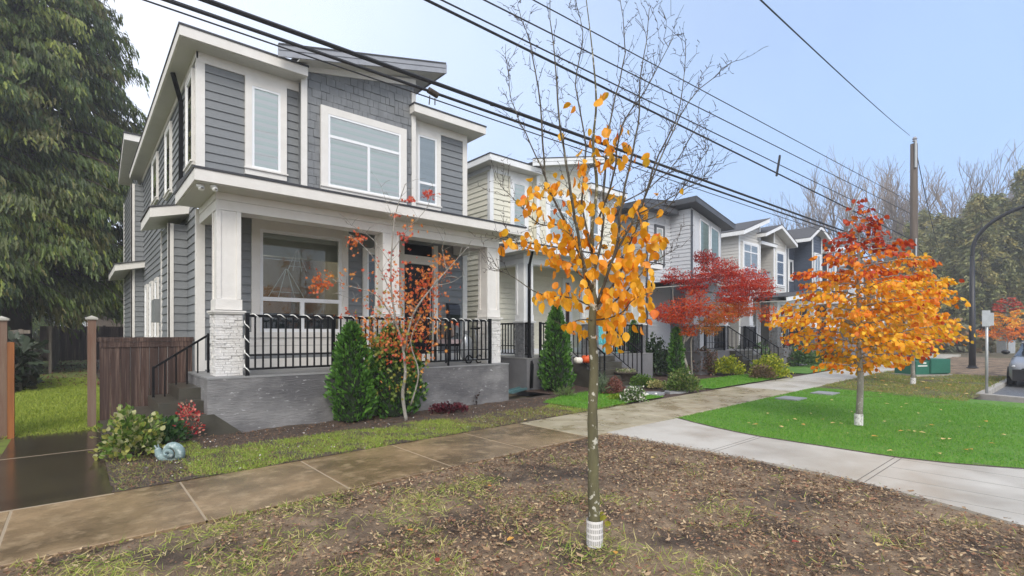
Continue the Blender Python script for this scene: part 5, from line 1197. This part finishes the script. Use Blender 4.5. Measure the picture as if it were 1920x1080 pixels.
# --- the great cedars on the left ---
cedar = lmats('cedar_spray', [(.080,.125,.018),(.12,.175,.024),(.04,.07,.012),(.22,.26,.032),(.085,.11,.018),(.14,.135,.026)], .2)
def cedar_tree(x, y, H, rb, zb, nl, label, seed, per=70, sz=.62):
    rr = random.Random(seed); t = thing('cedar_tree', (x,y,0), label, 'tree'); m = MB()
    m.tube([(x,y,-.2),(x+.1,y,H*.5),(x,y,H)], [.55,.32,.04], 12); P = []; D = []; N = []; MI = []
    for i in range(nl):
        f = (i+.5)/nl; f = f**1.15; z = zb + (H-zb)*f; a = i*2.39996+rr.gauss(0,.3); L = (rb*(1-f)**.75*rr.uniform(.72,1.1)+.3)
        dv = Vector((math.cos(a),math.sin(a),0)); s = Vector((x,y,z)); dr = rr.uniform(.25,.5)
        pts = [s + dv*L*q_ + Vector((0,0, L*(.18*q_ - dr*q_*q_))) for q_ in (0,.25,.5,.75,1)]
        m.tube(pts, [.07*(1-.85*k/4) for k in range(5)], 5); side = Vector((-dv.y,dv.x,0)); tone = rr.choice([0,0,1,1,2,3,4,5])
        for _ in range(int(per*(.35+.65*(1-f)))):
            q_ = rr.uniform(.25,1.05)**.7; k = min(3,int(q_*4)); p = pts[k].lerp(pts[k+1], q_*4-k)
            sd = rr.gauss(0, .17*L*(1.15-q_)+.12); p = p + side*sd + Vector((0,0,-abs(rr.gauss(0,.28))-.05*abs(sd)))
            P.append(tuple(p)); D.append(tuple(dv*.55+side*rr.gauss(0,.3)+Vector((0,0,-1.25+rr.gauss(0,.3))))); N.append(tuple(dv+side*rr.gauss(0,.5)+Vector((0,0,.3)))); MI.append(tone if rr.random() < .6 else rr.randrange(6))
    m.build('trunk', mt['bark_brown'], t, smooth=True)
    swarm('foliage', NEEDLE, np.array(P), np.array(D), RN.uniform(sz*.6,sz*1.3,len(P)), cedar, MI, t, N=np.array(N), roll=1.6, wid=.72)
c1 = at(30, 600, 23); cedar_tree(c1[0], c1[1], 27, 6.8, 3.7, 520, 'huge dark cedar tree towering left of the grey house', 31, 440, .36)
c2 = at(-140, 600, 19); cedar_tree(c2[0], c2[1], 22, 4.6, 3.6, 220, 'second cedar at the left edge behind the fence', 32, 280, .36)
for k, (x_, y_, s_) in enumerate(((-9.5,52,.85),(-3.5,62,.8),(4.5,60,.62))):
    o = copy_tree(bpy.data.objects['cedar_tree.001']); o.location = (x_,y_,-1.6); o.scale = (s_*1.3,s_*1.3,s_); o.rotation_euler.z = 1.3*k+.5; o['label'] = ('dark evergreen farthest left beyond the low rail fence','dark evergreen beyond the back fence of the side yard','small dark evergreen behind the brown rear house')[k]

# --- misty wood at the end of the street ---
conf = lmats('far_conifer', [(.21,.225,.075),(.27,.265,.095),(.15,.17,.055),(.36,.31,.10)], .1)  # lightened greens: part of the distance haze is put into these colours
def far_conifer(seed, H, rb):
    rr = random.Random(seed); t = thing('forest_conifer', (0,0,0), '', 'tree'); m = MB(); m.tube([(0,0,-.3),(0,0,H)], [.3,.03], 7); m.build('trunk', mt['bark_brown'], t)
    P = []; D = []; MI = []
    for i in range(95):
        f = (i+.5)/95; z = 3.2+(H-3.2)*f; a = i*2.4+rr.gauss(0,.3); L = rb*min(1,f*3+.45)*(1-f)**.6*rr.uniform(.5,1.2)+.2; c = rr.randrange(4)
        for _ in range(85):
            q_ = rr.uniform(.15,1); P.append((math.cos(a)*L*q_+rr.gauss(0,.22), math.sin(a)*L*q_+rr.gauss(0,.22), z-.35*L*q_*q_+rr.gauss(0,.2))); D.append((math.cos(a)+rr.gauss(0,.4), math.sin(a)+rr.gauss(0,.4), -.5+rr.gauss(0,.3))); MI.append(c if rr.random() < .7 else rr.randrange(4))
    swarm('foliage', NEEDLE, np.array(P), np.array(D), RN.uniform(.25,.55,len(P)), conf, MI, t, wid=1.2); return t
def far_bare(seed, H, pale=False):
    rr = random.Random(seed); t = thing('bare_tree', (0,0,0), '', 'tree'); m = MB(); tips = []
    def grow(p, d, L, r, lev):
        pts = [p]; 
        for i in range(4):
            d = (d + Vector((rr.gauss(0,.12),rr.gauss(0,.12),.06))).normalized(); pts.append(pts[-1]+d*L/4)
        m.tube(pts, [max(.018, r*(1-.12*i)) for i in range(5)], 5 if lev < 2 else 3)
        if lev >= 4: tips.append((pts[-1], d)); return
        for i in range(2, 5):
            for _ in range(1 if lev == 0 else rr.choice([1,2])):
                s = Vector((rr.gauss(0,1),rr.gauss(0,1),rr.gauss(0,.3))).normalized(); nd = (d*.9 + s*rr.uniform(.35,.7) + Vector((0,0,.25))).normalized()
                grow(pts[i], nd, L*rr.uniform(.48,.66), r*.55, lev+1)
    grow(Vector((0,0,0)), Vector((0,0,1)), H*.5, .22, 0)
    m.build('trunk', mt['bark_far'], t)
    return t
def place(proto, first, x, y, label, group, rz, s):
    o = proto if first else copy_tree(proto)
    o.location = (x,y,-.1); o.rotation_euler.z = rz; o.scale = (s,s,s*R.uniform(.95,1.08)); o['label'] = label; o['group'] = group; return o
cps = [far_conifer(51, 17, 3.6), far_conifer(52, 15, 4.2), far_conifer(53, 18.5, 3.3)]; bps = [far_bare(61, 21), far_bare(62, 19), far_bare(63, 22)]
used = set()
spotsC = [(1650,66,.62),(1690,60,.72),(1735,64,.88),(1770,58,.85),(1800,66,1.02),(1830,56,.92),(1865,60,1.05),(1900,55,.98),(1935,58,1.0),(1975,54,1.0),(1760,74,1.0),(1815,78,1.12),(1880,76,1.18),(1700,76,.84),(1640,78,.66),(2030,56,1.0),(1600,74,.6),(1945,76,1.2),(1670,72,.74),(1720,70,.82),(1780,68,.95),(1850,68,1.05),(1910,68,1.15),(1620,68,.55),(1575,78,.6),(1540,80,.55),(1745,56,.7),(1790,52,.75),(1660,56,.55),(1710,54,.68),(1840,50,.85),(1885,50,.92),(1925,49,.9),(1765,60,.92),(1815,62,1.0),(1630,62,.5),(1955,50,.95),(1860,66,1.15),(1690,66,.85)]
for i, (px, d, s) in enumerate(spotsC):
    k = i % 3; p = at(px, HZ, d); place(cps[k], k not in used, p[0], p[1], 'tall misty green conifer in the wood at the end of the street', 'conifers in the misty wood', R.random()*6, s); used.add(k)
used = set()
spotsB = [(1360,60,.70),(1395,66,.78),(1438,62,.80),(1478,66,.80),(1530,64,.92),(1570,60,.95),(1605,66,1.08),(1640,62,1.10),(1672,68,1.12),(1705,64,1.05),(1745,70,.95),(1800,72,1.06),(1840,70,1.15),(1885,72,1.12),(1340,70,.7),(1310,66,.62),(1500,72,.85),(1930,70,1.1),(1415,75,.85),(1460,58,.66),(1550,70,1.0),(1620,72,1.2),(1660,58,.95),(1690,74,1.22),(1725,60,.9),(1770,66,1.1),(1860,76,1.3),(1905,66,1.1)]
for i, (px, d, s) in enumerate(spotsB):
    k = i % 3; p = at(px, HZ, d); place(bps[k], k not in used, p[0], p[1], 'tall bare leafless tree rising behind the houses and wood', 'bare trees behind the houses and wood', R.random()*6, s); used.add(k)
# undergrowth along the wood
n = 9000; px = RN.uniform(1560,2050,n); dd = RN.uniform(46,62,n); pz = RN.random(n)**1.6*3.2*(.6+.4*np.sin(px*.05)); aa = np.array([at(a,HZ,d) for a, d in zip(px, dd)]); aa[:,2] = pz
D = RN.normal(size=(n,3)); ug = lmats('undergrowth', [(.13,.13,.055),(.18,.15,.07),(.24,.15,.07),(.09,.095,.045),(.36,.18,.07)], .1)
setting(swarm('undergrowth', FROND, aa, D, RN.uniform(.6,1.3,n), ug, RN.choice(5,n,p=[.34,.26,.16,.2,.04])), 'stuff')
# dark hedge under the cedars
n = 7000; X_ = RN.uniform(-6.5,-1.0,n); Y_ = RN.uniform(19,23,n); Z_ = RN.random(n)*1.5*(.75+.25*np.sin(X_*3))
setting(swarm('hedge_undergrowth', FROND, np.stack([X_,Y_,Z_],1), RN.normal(size=(n,3)), RN.uniform(.2,.5,n), lmats('hedge', [(.018,.035,.012),(.03,.05,.018),(.045,.04,.025)], .1), RN.choice(3,n)), 'stuff')
# ---------------- fences, street furniture, wires, car, camera, light ----------------
def boards(par, x0, x1, z0, z1, put, name='fence_board', mat='wood_fence', w=.14):
    m = MB(); s = x0
    while s < x1-.01:
        e = min(s+w*R.uniform(.9,1.05), x1); put(m, s+.003, e-.003, z0, z1 - R.uniform(0,.012), R.uniform(0,.006)); s = e
    return m.build(name, mt[mat], par)
def post(par, x, y, h, w=.12, cap=True, mat='wood_post'):
    m = MB(); m.box(x-w/2, y-w/2, -.1, x+w/2, y+w/2, h); p = m.build('fence_post', mt[mat], par)
    if cap:
        m = MB(); a = w/2+.025; m.box(x-a, y-a, h, x+a, y+a, h+.03)
        m.add([(x-a,y-a,h+.031),(x+a,y-a,h+.031),(x+a,y+a,h+.031),(x-a,y+a,h+.031),(x,y,h+.07)], [(0,1,4),(1,2,4),(2,3,4),(3,0,4)]); m.build('post_cap', mt['post_cap'], p)
f = thing('wooden_fence', (1.0, 11.2, 0), 'dark stained board fence between the tall post and the grey house', 'fence')
boards(f, .30, 1.66, .10, 1.46, lambda m,a,b,c,d,o: m.box(a, 11.17-o, c, b, 11.195, d))
m = MB(); m.box(.27, 11.14, 1.46, 1.68, 11.24, 1.535); m.box(.30, 11.15, 1.36, 1.66, 11.166, 1.459); m.build('fence_rail', mt['wood_fence'], f)
m = MB(); m.box(.28, 11.15, .02, 1.66, 11.22, .10); m.build('fence_rail', mt['wood_fence'], f)
post(f, .20, 11.22, 1.84, .115)
f = thing('wooden_fence', (-3, 10.85, 0), 'weathered fence panel at the left edge with a capped post', 'fence')
boards(f, -5, -.94, .05, 1.50, lambda m,a,b,c,d,o: m.box(a, 10.84-o, c, b, 10.86, d), mat='wood_weathered')
m = MB(); m.box(-5, 10.80, 1.5, -.96, 10.90, 1.58); m.build('fence_rail', mt['wood_fence'], f)
post(f, -.865, 10.92, 1.80, .13)
m = MB(); m.box(-.79, 10.76, -.05, -.715, 10.86, 1.47); m.build('gate_stop', mt['wood_orange'], f)
f = thing('wooden_fence', (-.8, 20, 0), 'grey brown picket fence running back along the side yard', 'fence')
m = MB(); yy = 19.2
a0 = gnd(93, 700)
y0, x0 = a0[1], a0[0]
for i in range(70):
    y = y0 + i*.2; 
    if i % 5 == 0: m.box(x0-.03, y, 0, x0+.06, y+.1, 1.9)
    m.box(x0-.012+R.uniform(-.01,.01), y+.01, 0, x0+.012, y+.185, 1.84)
m.build('fence_board', mt['wood_weathered'], f)
f = thing('wooden_fence', (1.2, 40, 0), 'dark board fence closing the far end of the side yard', 'fence')
boards(f, -1.6, 5, 0, 1.95, lambda m,a,b,c,d,o: m.box(a, 40-o, c, b, 40.03, d), w=.3); m = MB(); m.box(-1.6, 39.95, 1.95, 5, 40.06, 2.03); m.build('fence_rail', mt['wood_fence'], f)
for s in (-.9, .3, 1.3, 2.6): post(f, s, 39.93, 2.1, .14, False, 'wood_fence')
# far hedge fence at left
f = thing('wooden_fence', (-4, 24, 0), 'low dark rail fence under the cedar branches', 'fence')
m = MB()
for z in (.7, 1.15, 1.6): m.box(-9, 24, z, -1.2, 24.05, z+.12)
for i in range(6): m.box(-9+1.5*i, 24.06, 0, -8.88+1.5*i, 24.16, 1.75)
m.build('fence_rail', mt['wood_weathered'], f)

# utility pole and wires
mk('pole_wood', (.085,.068,.055), .85, (.125,.10,.082), 3, (4,4,.2), bump=.4, bscale=20); mk('wire_black', (.016,.016,.018), .6); mk('galvanised', (.45,.47,.48), .45, (.38,.40,.41), 6, metal=.4); mk('insulator', (.30,.31,.34), .4)
PX, PY = 30.9, 5.8; PD = PX*CT+PY*ST
t = thing('utility_pole', (PX,PY,0), 'tall wooden utility pole rising behind the orange tree', 'utility pole')
ztop = CAMH + (HZ-270)/FPX*PD
m = MB(); m.tube([(PX,PY,-.3),(PX,PY,ztop)], [.19,.145], 14); m.build('pole_shaft', mt['pole_wood'], t, smooth=True)
m = MB(); m.tube([(PX-.16,PY-.1,ztop-1.2),(PX-.16,PY-.1,ztop+.1)], .05, 8); m.build('bracket', mt['galvanised'], t)
m = MB(); m.lathe([(.05,0),(.11,.05),(.06,.1),(.11,.16),(.05,.26)], (PX-.1,PY-.05,ztop+.05), 10); m.build('insulator', mt['insulator'], t)
m = MB(); m.tube([(PX-.2,PY-.12,.2),(PX-.2,PY-.12,6.2)], .035, 8); m.build('conduit', mt['galvanised'], t)
def wire(name, p0, p1, sag, r, label, n=24):
    p0, p1 = Vector(p0), Vector(p1); pts = []
    for i in range(n+1):
        u = i/n; p = p0.lerp(p1, u); p.z -= 4*sag*u*(1-u); pts.append(p)
    m = MB(); m.tube(pts, r, 6); return tag(m.build(name, mt['wire_black'], origin=p0), label, 'wire')
def span_wire(a, b, Ya, Yb, r, sag, label, ext=.25, name='power_line'):
    """through two picture points lying in planes Y=Ya, Y=Yb; carried on past the first one"""
    A = Vector((fx(a[0],Ya), Ya, fz(a[0],a[1],Ya))); B = Vector((fx(b[0],Yb), Yb, fz(b[0],b[1],Yb))); A2 = A + (A-B)*ext
    return wire(name, A2, B, sag, r, label)
span_wire((385,0),(1706,478), 5.8, PY, .026, .0, 'thick black cable bundle, lowest of the street wires', .2)
span_wire((310,0),(1706,482), 5.8, PY, .016, .0, 'thin black cable just under the thick bundle', .2)
span_wire((330,0),(1706,480), 5.9, PY, .019, .05, 'second black cable close under the thick bundle', .2)
span_wire((290,0),(1706,486), 5.7, PY, .008, .06, 'thinnest black wire at the bottom of the bundle', .2)
span_wire((800,0),(1706,448), 5.8, PY, .019, .0, 'heavy black wire crossing above the foreground tree', .5)
span_wire((828,0),(1706,428), 5.9, PY, .012, .0, 'thin wire just above the heavy black wire', .5)
span_wire((908,0),(1706,400), 6.1, PY, .012, .0, 'thin wire, second highest across the foreground tree', .5)
span_wire((1000,0),(1706,378), 6.3, PY, .011, .0, 'thin upper wire reaching the spacer bar', .5)
span_wire((1438,0),(1706,254), 2.6, PY, .010, .1, 'single high wire running to the top of the utility pole', .3)
wire('power_line', (PX,PY,ztop+.2), (PX+26,PY+3,ztop-2.5), .5, .02, 'high wire continuing beyond the utility pole')
wire('power_line', (PX,PY,CAMH+(HZ-478)/FPX*PD), at(1850,585,58), .3, .03, 'lower cable descending beyond the utility pole')
wire('power_line', (PX,PY,CAMH+(HZ-455)/FPX*PD), at(1800,545,58), .2, .02, 'second cable descending beyond the utility pole')
m = MB(); a = (fx(1462,5.95), 5.95, fz(1462,294,5.95)); b = (fx(1456,5.95), 5.95, fz(1456,330,5.95)); m.bar(a, b, .04, .05, up=(0,1,0)); m.lathe([(.02,0),(.035,.02),(.02,.05)], (a[0],a[1],a[2]), 8)
tag(m.build('wire_spacer', mt['wire_black'], origin=a), 'short dark spacer bar holding the upper wires apart', 'wire spacer')
m = MB(); cc = (fx(812,5.8), 5.8, fz(812,176,5.8)); m.tube([(cc[0]-.07,cc[1],cc[2]+.03),(cc[0]+.07,cc[1],cc[2]+.0)], .042, 10); m.tube([(cc[0]-.05,cc[1],cc[2]-.04),(cc[0]-.06,cc[1],cc[2]-.16)], .008, 5); m.tube([(cc[0]+.03,cc[1],cc[2]-.05),(cc[0]+.03,cc[1],cc[2]-.14)], .008, 5)
tag(m.build('cable_clamp', mt['bark_brown'], origin=cc), 'brown clamp on the cable bundle above the grey house', 'cable clamp')

# street lamp
b = gnd(1823, 690); mk('lamp_black', (.020,.020,.023), .45)
t = thing('street_lamp', b, 'black curved arm street lamp post at the right', 'street lamp')
ld = b[0]*CT+b[1]*ST; zb = CAMH+(HZ-480)/FPX*ld
m = MB(); m.tube([(b[0],b[1],-.1),(b[0],b[1],1.6),(b[0],b[1],zb)], [.13,.12,.085], 14); m.build('pole_shaft', mt['lamp_black'], t, smooth=True)
m = MB(); arm = smooth([(b[0],b[1],zb-.05),(b[0],b[1]-.10,zb+.7),(b[0],b[1]-.65,zb+1.45),(b[0],b[1]-1.6,zb+1.95),(b[0],b[1]-2.7,zb+2.1)], 6); m.tube(arm, .08, 10); m.build('lamp_arm', mt['lamp_black'], t, smooth=True)
m = MB(); m.blob((b[0],b[1]-3.0,zb+2.08), (.13,.38,.07), 2); m.build('lamp_head', mt['lamp_black'], t, smooth=True)
m = MB(); m.lathe([(.22,0),(.22,.03),(.16,.05),(.16,.12)], (b[0],b[1],0), 12); m.build('base_plate', mt['lamp_black'], t)
# sign seen from behind
b = gnd(1850, 739); sd = b[0]*CT+b[1]*ST; t = thing('street_sign', b, 'grey metal street sign seen from behind on a slim post', 'sign')
zt = CAMH+(HZ-582)/FPX*sd; zl = CAMH+(HZ-612)/FPX*sd
m = MB(); m.tube([(b[0],b[1],-.1),(b[0]+.03,b[1],zt-.03)], .032, 10); m.build('post', mt['galvanised'], t, smooth=True)
m = MB()
c, s_ = math.cos(.55), math.sin(.55); w = .15
P = [(b[0]-.045-s_*w*k*0 + .0, b[1]) for k in (0,)]
ux, uy = ST, -CT
pl = [(b[0]-ux*.12-.04, b[1]-uy*.12), (b[0]+ux*.10-.04, b[1]+uy*.10)]
m.bar((pl[0][0],pl[0][1],(zt+zl)/2), (pl[1][0],pl[1][1],(zt+zl)/2), .012, zt-zl); m.bar((pl[1][0],pl[1][1],(zt+zl)/2-.02), (pl[1][0]+.08,pl[1][1]-.06,(zt+zl)/2-.02), .012, (zt-zl)*.8)
m.build('sign_plate', mt['galvanised'], t)
# transformer box
b = gnd(1746, 704); mk('box_green', (.035,.165,.115), .5, (.03,.14,.10), 3); mk('sticker', (.68,.70,.66), .5)
t = thing('transformer_box', b, 'green electrical transformer box on a concrete pad by the sidewalk', 'utility box')
bx, by = b[0], b[1]; e = Vector((ST,-CT,0)); g_ = Vector((CT,ST,0))
def orient(m, cx, cy, hw, hd, z0, z1, yaw):
    c, s = math.cos(yaw), math.sin(yaw); R_ = lambda a, d: (cx+a*c-d*s, cy+a*s+d*c)
    q4 = [R_(-hw,-hd), R_(hw,-hd), R_(hw,hd), R_(-hw,hd)]; m.prism(q4, 'z', z0, z1); return R_
yaw = math.radians(-28)
m = MB(); R_ = orient(m, bx, by+.3, .78, .42, .06, .56, yaw); m.build('cabinet', mt['box_green'], t)
m = MB(); orient(m, *R_(.30,-.10), .46, .40, .10, .64, yaw); m.build('lid', mt['box_green'], t)
m = MB(); orient(m, bx, by+.3, .86, .5, -.05, .055, yaw); m.build('concrete_pad', mt['kerb'], t)
for (a0, a1, z0, z1) in ((-.70,-.25,.36,.41),(-.45,-.30,.46,.52)):
    m = MB(); q0, q1 = R_(a0,-.424), R_(a1,-.424); m.add([(q0[0],q0[1],z0),(q1[0],q1[1],z0),(q1[0],q1[1],z1),(q0[0],q0[1],z1)], [(0,1,2,3)]); m.build('sticker', mt['sticker'], t)
m = MB(); q0, q1 = R_(.763,-.45), R_(.763,.2); m.add([(q0[0],q0[1],.30),(q1[0],q1[1],.30),(q1[0],q1[1],.55),(q0[0],q0[1],.55)], [(0,1,2,3)]); m.build('sticker', mt['sticker'], t)
b = gnd(1886, 661); m = MB(); R_ = orient(m, b[0], b[1], .5, .35, -.05, .98, -.5); orient(m, b[0], b[1], .54, .39, .981, 1.02, -.5)
tag(m.build('utility_cabinet', mt['galvanised'], origin=b), 'small pale grey utility cabinet near the distant orange tree', 'utility box')
p = at(1862, 625, 62); t = thing('distant_pole', (p[0],p[1],0), 'thin pale pole with crossarms standing before the wood', 'utility pole')
zt = CAMH+(HZ-487)/FPX*62; m = MB(); m.tube([(p[0],p[1],-.2),(p[0],p[1],zt)], [.2,.14], 8); m.build('pole_shaft', mt['galvanised'], t)
m = MB()
for z in (zt-.9, zt-3.5): m.bar((p[0]+.5,p[1]+.6,z), (p[0]-1.5,p[1]-4.6,z), .10, .10)
m.build('crossarm', mt['galvanised'], t)

# parked car at the right edge
mk('car_paint', (.30,.31,.33), .25, metal=.3, spec=.6); mk('car_dark', (.012,.012,.014), .4); mk('car_glass', (.03,.04,.05), .05, spec=.8); mk('tyre', (.014,.014,.014), .85); mk('rim', (.45,.46,.47), .3, metal=.7); mk('lamp_lens', (.75,.77,.8), .1)
cx0, cyc = 22.6, 1.02
t = thing('parked_car', (cx0+2.2, cyc, -.11), 'parked grey car at the right edge beside the kerb', 'car')
def hull(secs, mat, name, par=t):
    m = MB(); n = len(secs[0]); vs = [p for s in secs for p in s]; fs = []
    for i in range(len(secs)-1):
        for k in range(n): fs.append((i*n+k, i*n+(k+1) % n, (i+1)*n+(k+1) % n, (i+1)*n+k))
    fs += [tuple(range(n)), tuple(range((len(secs)-1)*n, len(secs)*n))]
    m.add(vs, fs); return m.build(name, mt[mat], par, smooth=True)
def sec(x, w, z0, z1, k=.12):
    z0 -= .11; z1 -= .11; c = cyc; h = z1-z0
    return [(cx0+x, c-w*.92, z0),(cx0+x, c-w, z0+h*.25),(cx0+x, c-w, z0+h*.62),(cx0+x, c-w*.93, z1-h*.06),(cx0+x, c-w*.8, z1),(cx0+x, c+w*.8, z1),(cx0+x, c+w*.93, z1-h*.06),(cx0+x, c+w, z0+h*.62),(cx0+x, c+w, z0+h*.25),(cx0+x, c+w*.92, z0)]
body = hull([sec(0,.55,.32,.62),sec(.06,.70,.24,.72),sec(.25,.82,.2,.80),sec(.9,.88,.2,.92),sec(1.4,.89,.2,.97),sec(3.4,.89,.2,1.0),sec(4.1,.86,.22,1.0),sec(4.4,.76,.3,.94)], 'car_paint', 'body')
hull([sec(1.2,.78,.93,.96),sec(1.95,.68,.93,1.42),sec(2.7,.66,.93,1.47),sec(3.3,.66,.93,1.40),sec(4.05,.74,.93,1.0)], 'car_glass', 'window_glass')
hull([sec(1.9,.66,1.40,1.435),sec(2.3,.66,1.42,1.475),sec(2.9,.65,1.42,1.475),sec(3.35,.63,1.37,1.41)], 'car_paint', 'roof')
m = MB(); m.box(cx0-.05, cyc-.72, .10, cx0+.2, cyc+.72, .46); m.build('bumper', mt['car_dark'], t)
for s in (-1,1):
    m = MB(); m.blob((cx0+.13, cyc+.62*s, .55), (.07,.14,.045), 2); m.build('headlight', mt['lamp_lens'], t, smooth=True)
    m = MB(); m.blob((cx0+1.45, cyc+1.0*s, .97), (.09,.12,.075), 2); m.build('mirror', mt['car_dark'], t, smooth=True)
    for wx in (.85, 3.5):
        m = MB(); m.tube([(cx0+wx, cyc+s*.70, .20),(cx0+wx, cyc+s*.90, .20)], .31, 24); wh = m.build('wheel', mt['tyre'], t)
        m = MB(); m.tube([(cx0+wx, cyc+s*.88, .20),(cx0+wx, cyc+s*.91, .20)], .20, 20); m.build('rim', mt['rim'], wh)

# ---------------- camera, sky, light ----------------
cam = bpy.data.cameras.new('camera'); co = bpy.data.objects.new('camera', cam); COL.objects.link(co)
cam.sensor_width = 36; cam.lens = 36*FPX/1920; cam.shift_y = (HZ-540)/1920; cam.clip_end = 2000; cam.clip_start = .05
co.location = (0,0,CAMH); co.rotation_euler = (math.radians(90), 0, TH - math.radians(90)); S.camera = co
w = bpy.data.worlds.new('World'); S.world = w; w.use_nodes = True; nt = w.node_tree; ns = nt.nodes; L = nt.links
SE, SAZ = math.radians(42), math.radians(215)          # sun behind the camera, veiled by cloud
sky = ns.new('ShaderNodeTexSky'); sky.sky_type = 'NISHITA'; sky.sun_disc = False; sky.sun_elevation = SE; sky.sun_rotation = SAZ; sky.air_density = 1.0; sky.dust_density = 3.0; sky.ozone_density = 2.0
bg = ns['Background']; bg.inputs['Strength'].default_value = .12
mx = ns.new('ShaderNodeMix'); mx.data_type = 'RGBA'; tc = ns.new('ShaderNodeTexCoord'); nz = ns.new('ShaderNodeTexNoise'); nz.inputs['Scale'].default_value = 1.6; nz.inputs['Detail'].default_value = 5
mr = ns.new('ShaderNodeMapRange'); mr.inputs['From Min'].default_value = .3; mr.inputs['From Max'].default_value = .7; mr.inputs['To Min'].default_value = .60; mr.inputs['To Max'].default_value = .86
L.new(tc.outputs['Generated'], nz.inputs['Vector']); L.new(nz.outputs['Fac'], mr.inputs['Value'])
L.new(mr.outputs[0], mx.inputs[0]); L.new(sky.outputs[0], mx.inputs[6]); 
mp2 = ns.new('ShaderNodeSeparateXYZ'); L.new(tc.outputs['Generated'], mp2.inputs[0])
mr2 = ns.new('ShaderNodeMapRange'); mr2.inputs['From Min'].default_value = -.15; mr2.inputs['From Max'].default_value = .95; L.new(mp2.outputs['X'], mr2.inputs['Value'])
mc = ns.new('ShaderNodeMix'); mc.data_type = 'RGBA'; mc.inputs[6].default_value = (7.7,7.85,8.3,1); mc.inputs[7].default_value = (2.8,4.15,6.7,1); L.new(mr2.outputs[0], mc.inputs[0]); L.new(mc.outputs[2], mx.inputs[7])
L.new(mx.outputs[2], bg.inputs['Color'])
sl = bpy.data.lights.new('sun', 'SUN'); so = bpy.data.objects.new('sun', sl); COL.objects.link(so); sl.energy = 1.5; sl.angle = math.radians(26); sl.color = (1,.955,.88)
so.rotation_euler = (math.radians(90)-SE, 0, math.radians(180) - SAZ)
S.view_settings.view_transform = 'Standard'; S.view_settings.look = 'None'; S.view_settings.exposure = 0.68; S.view_settings.gamma = 1

# misty air
hm = bpy.data.materials.new('haze'); hm.use_nodes = True; hn = hm.node_tree; hn.nodes.remove(hn.nodes['Principled BSDF'])
pv = hn.nodes.new('ShaderNodeVolumePrincipled'); pv.inputs['Color'].default_value = (.95,.96,.98,1); pv.inputs['Density'].default_value = .0021; pv.inputs['Anisotropy'].default_value = .2
hn.links.new(pv.outputs[0], hn.nodes['Material Output'].inputs['Volume'])
m = MB(); m.box(-30,-30,-1.2,135,110,34); setting(m.build('haze', hm), 'stuff')
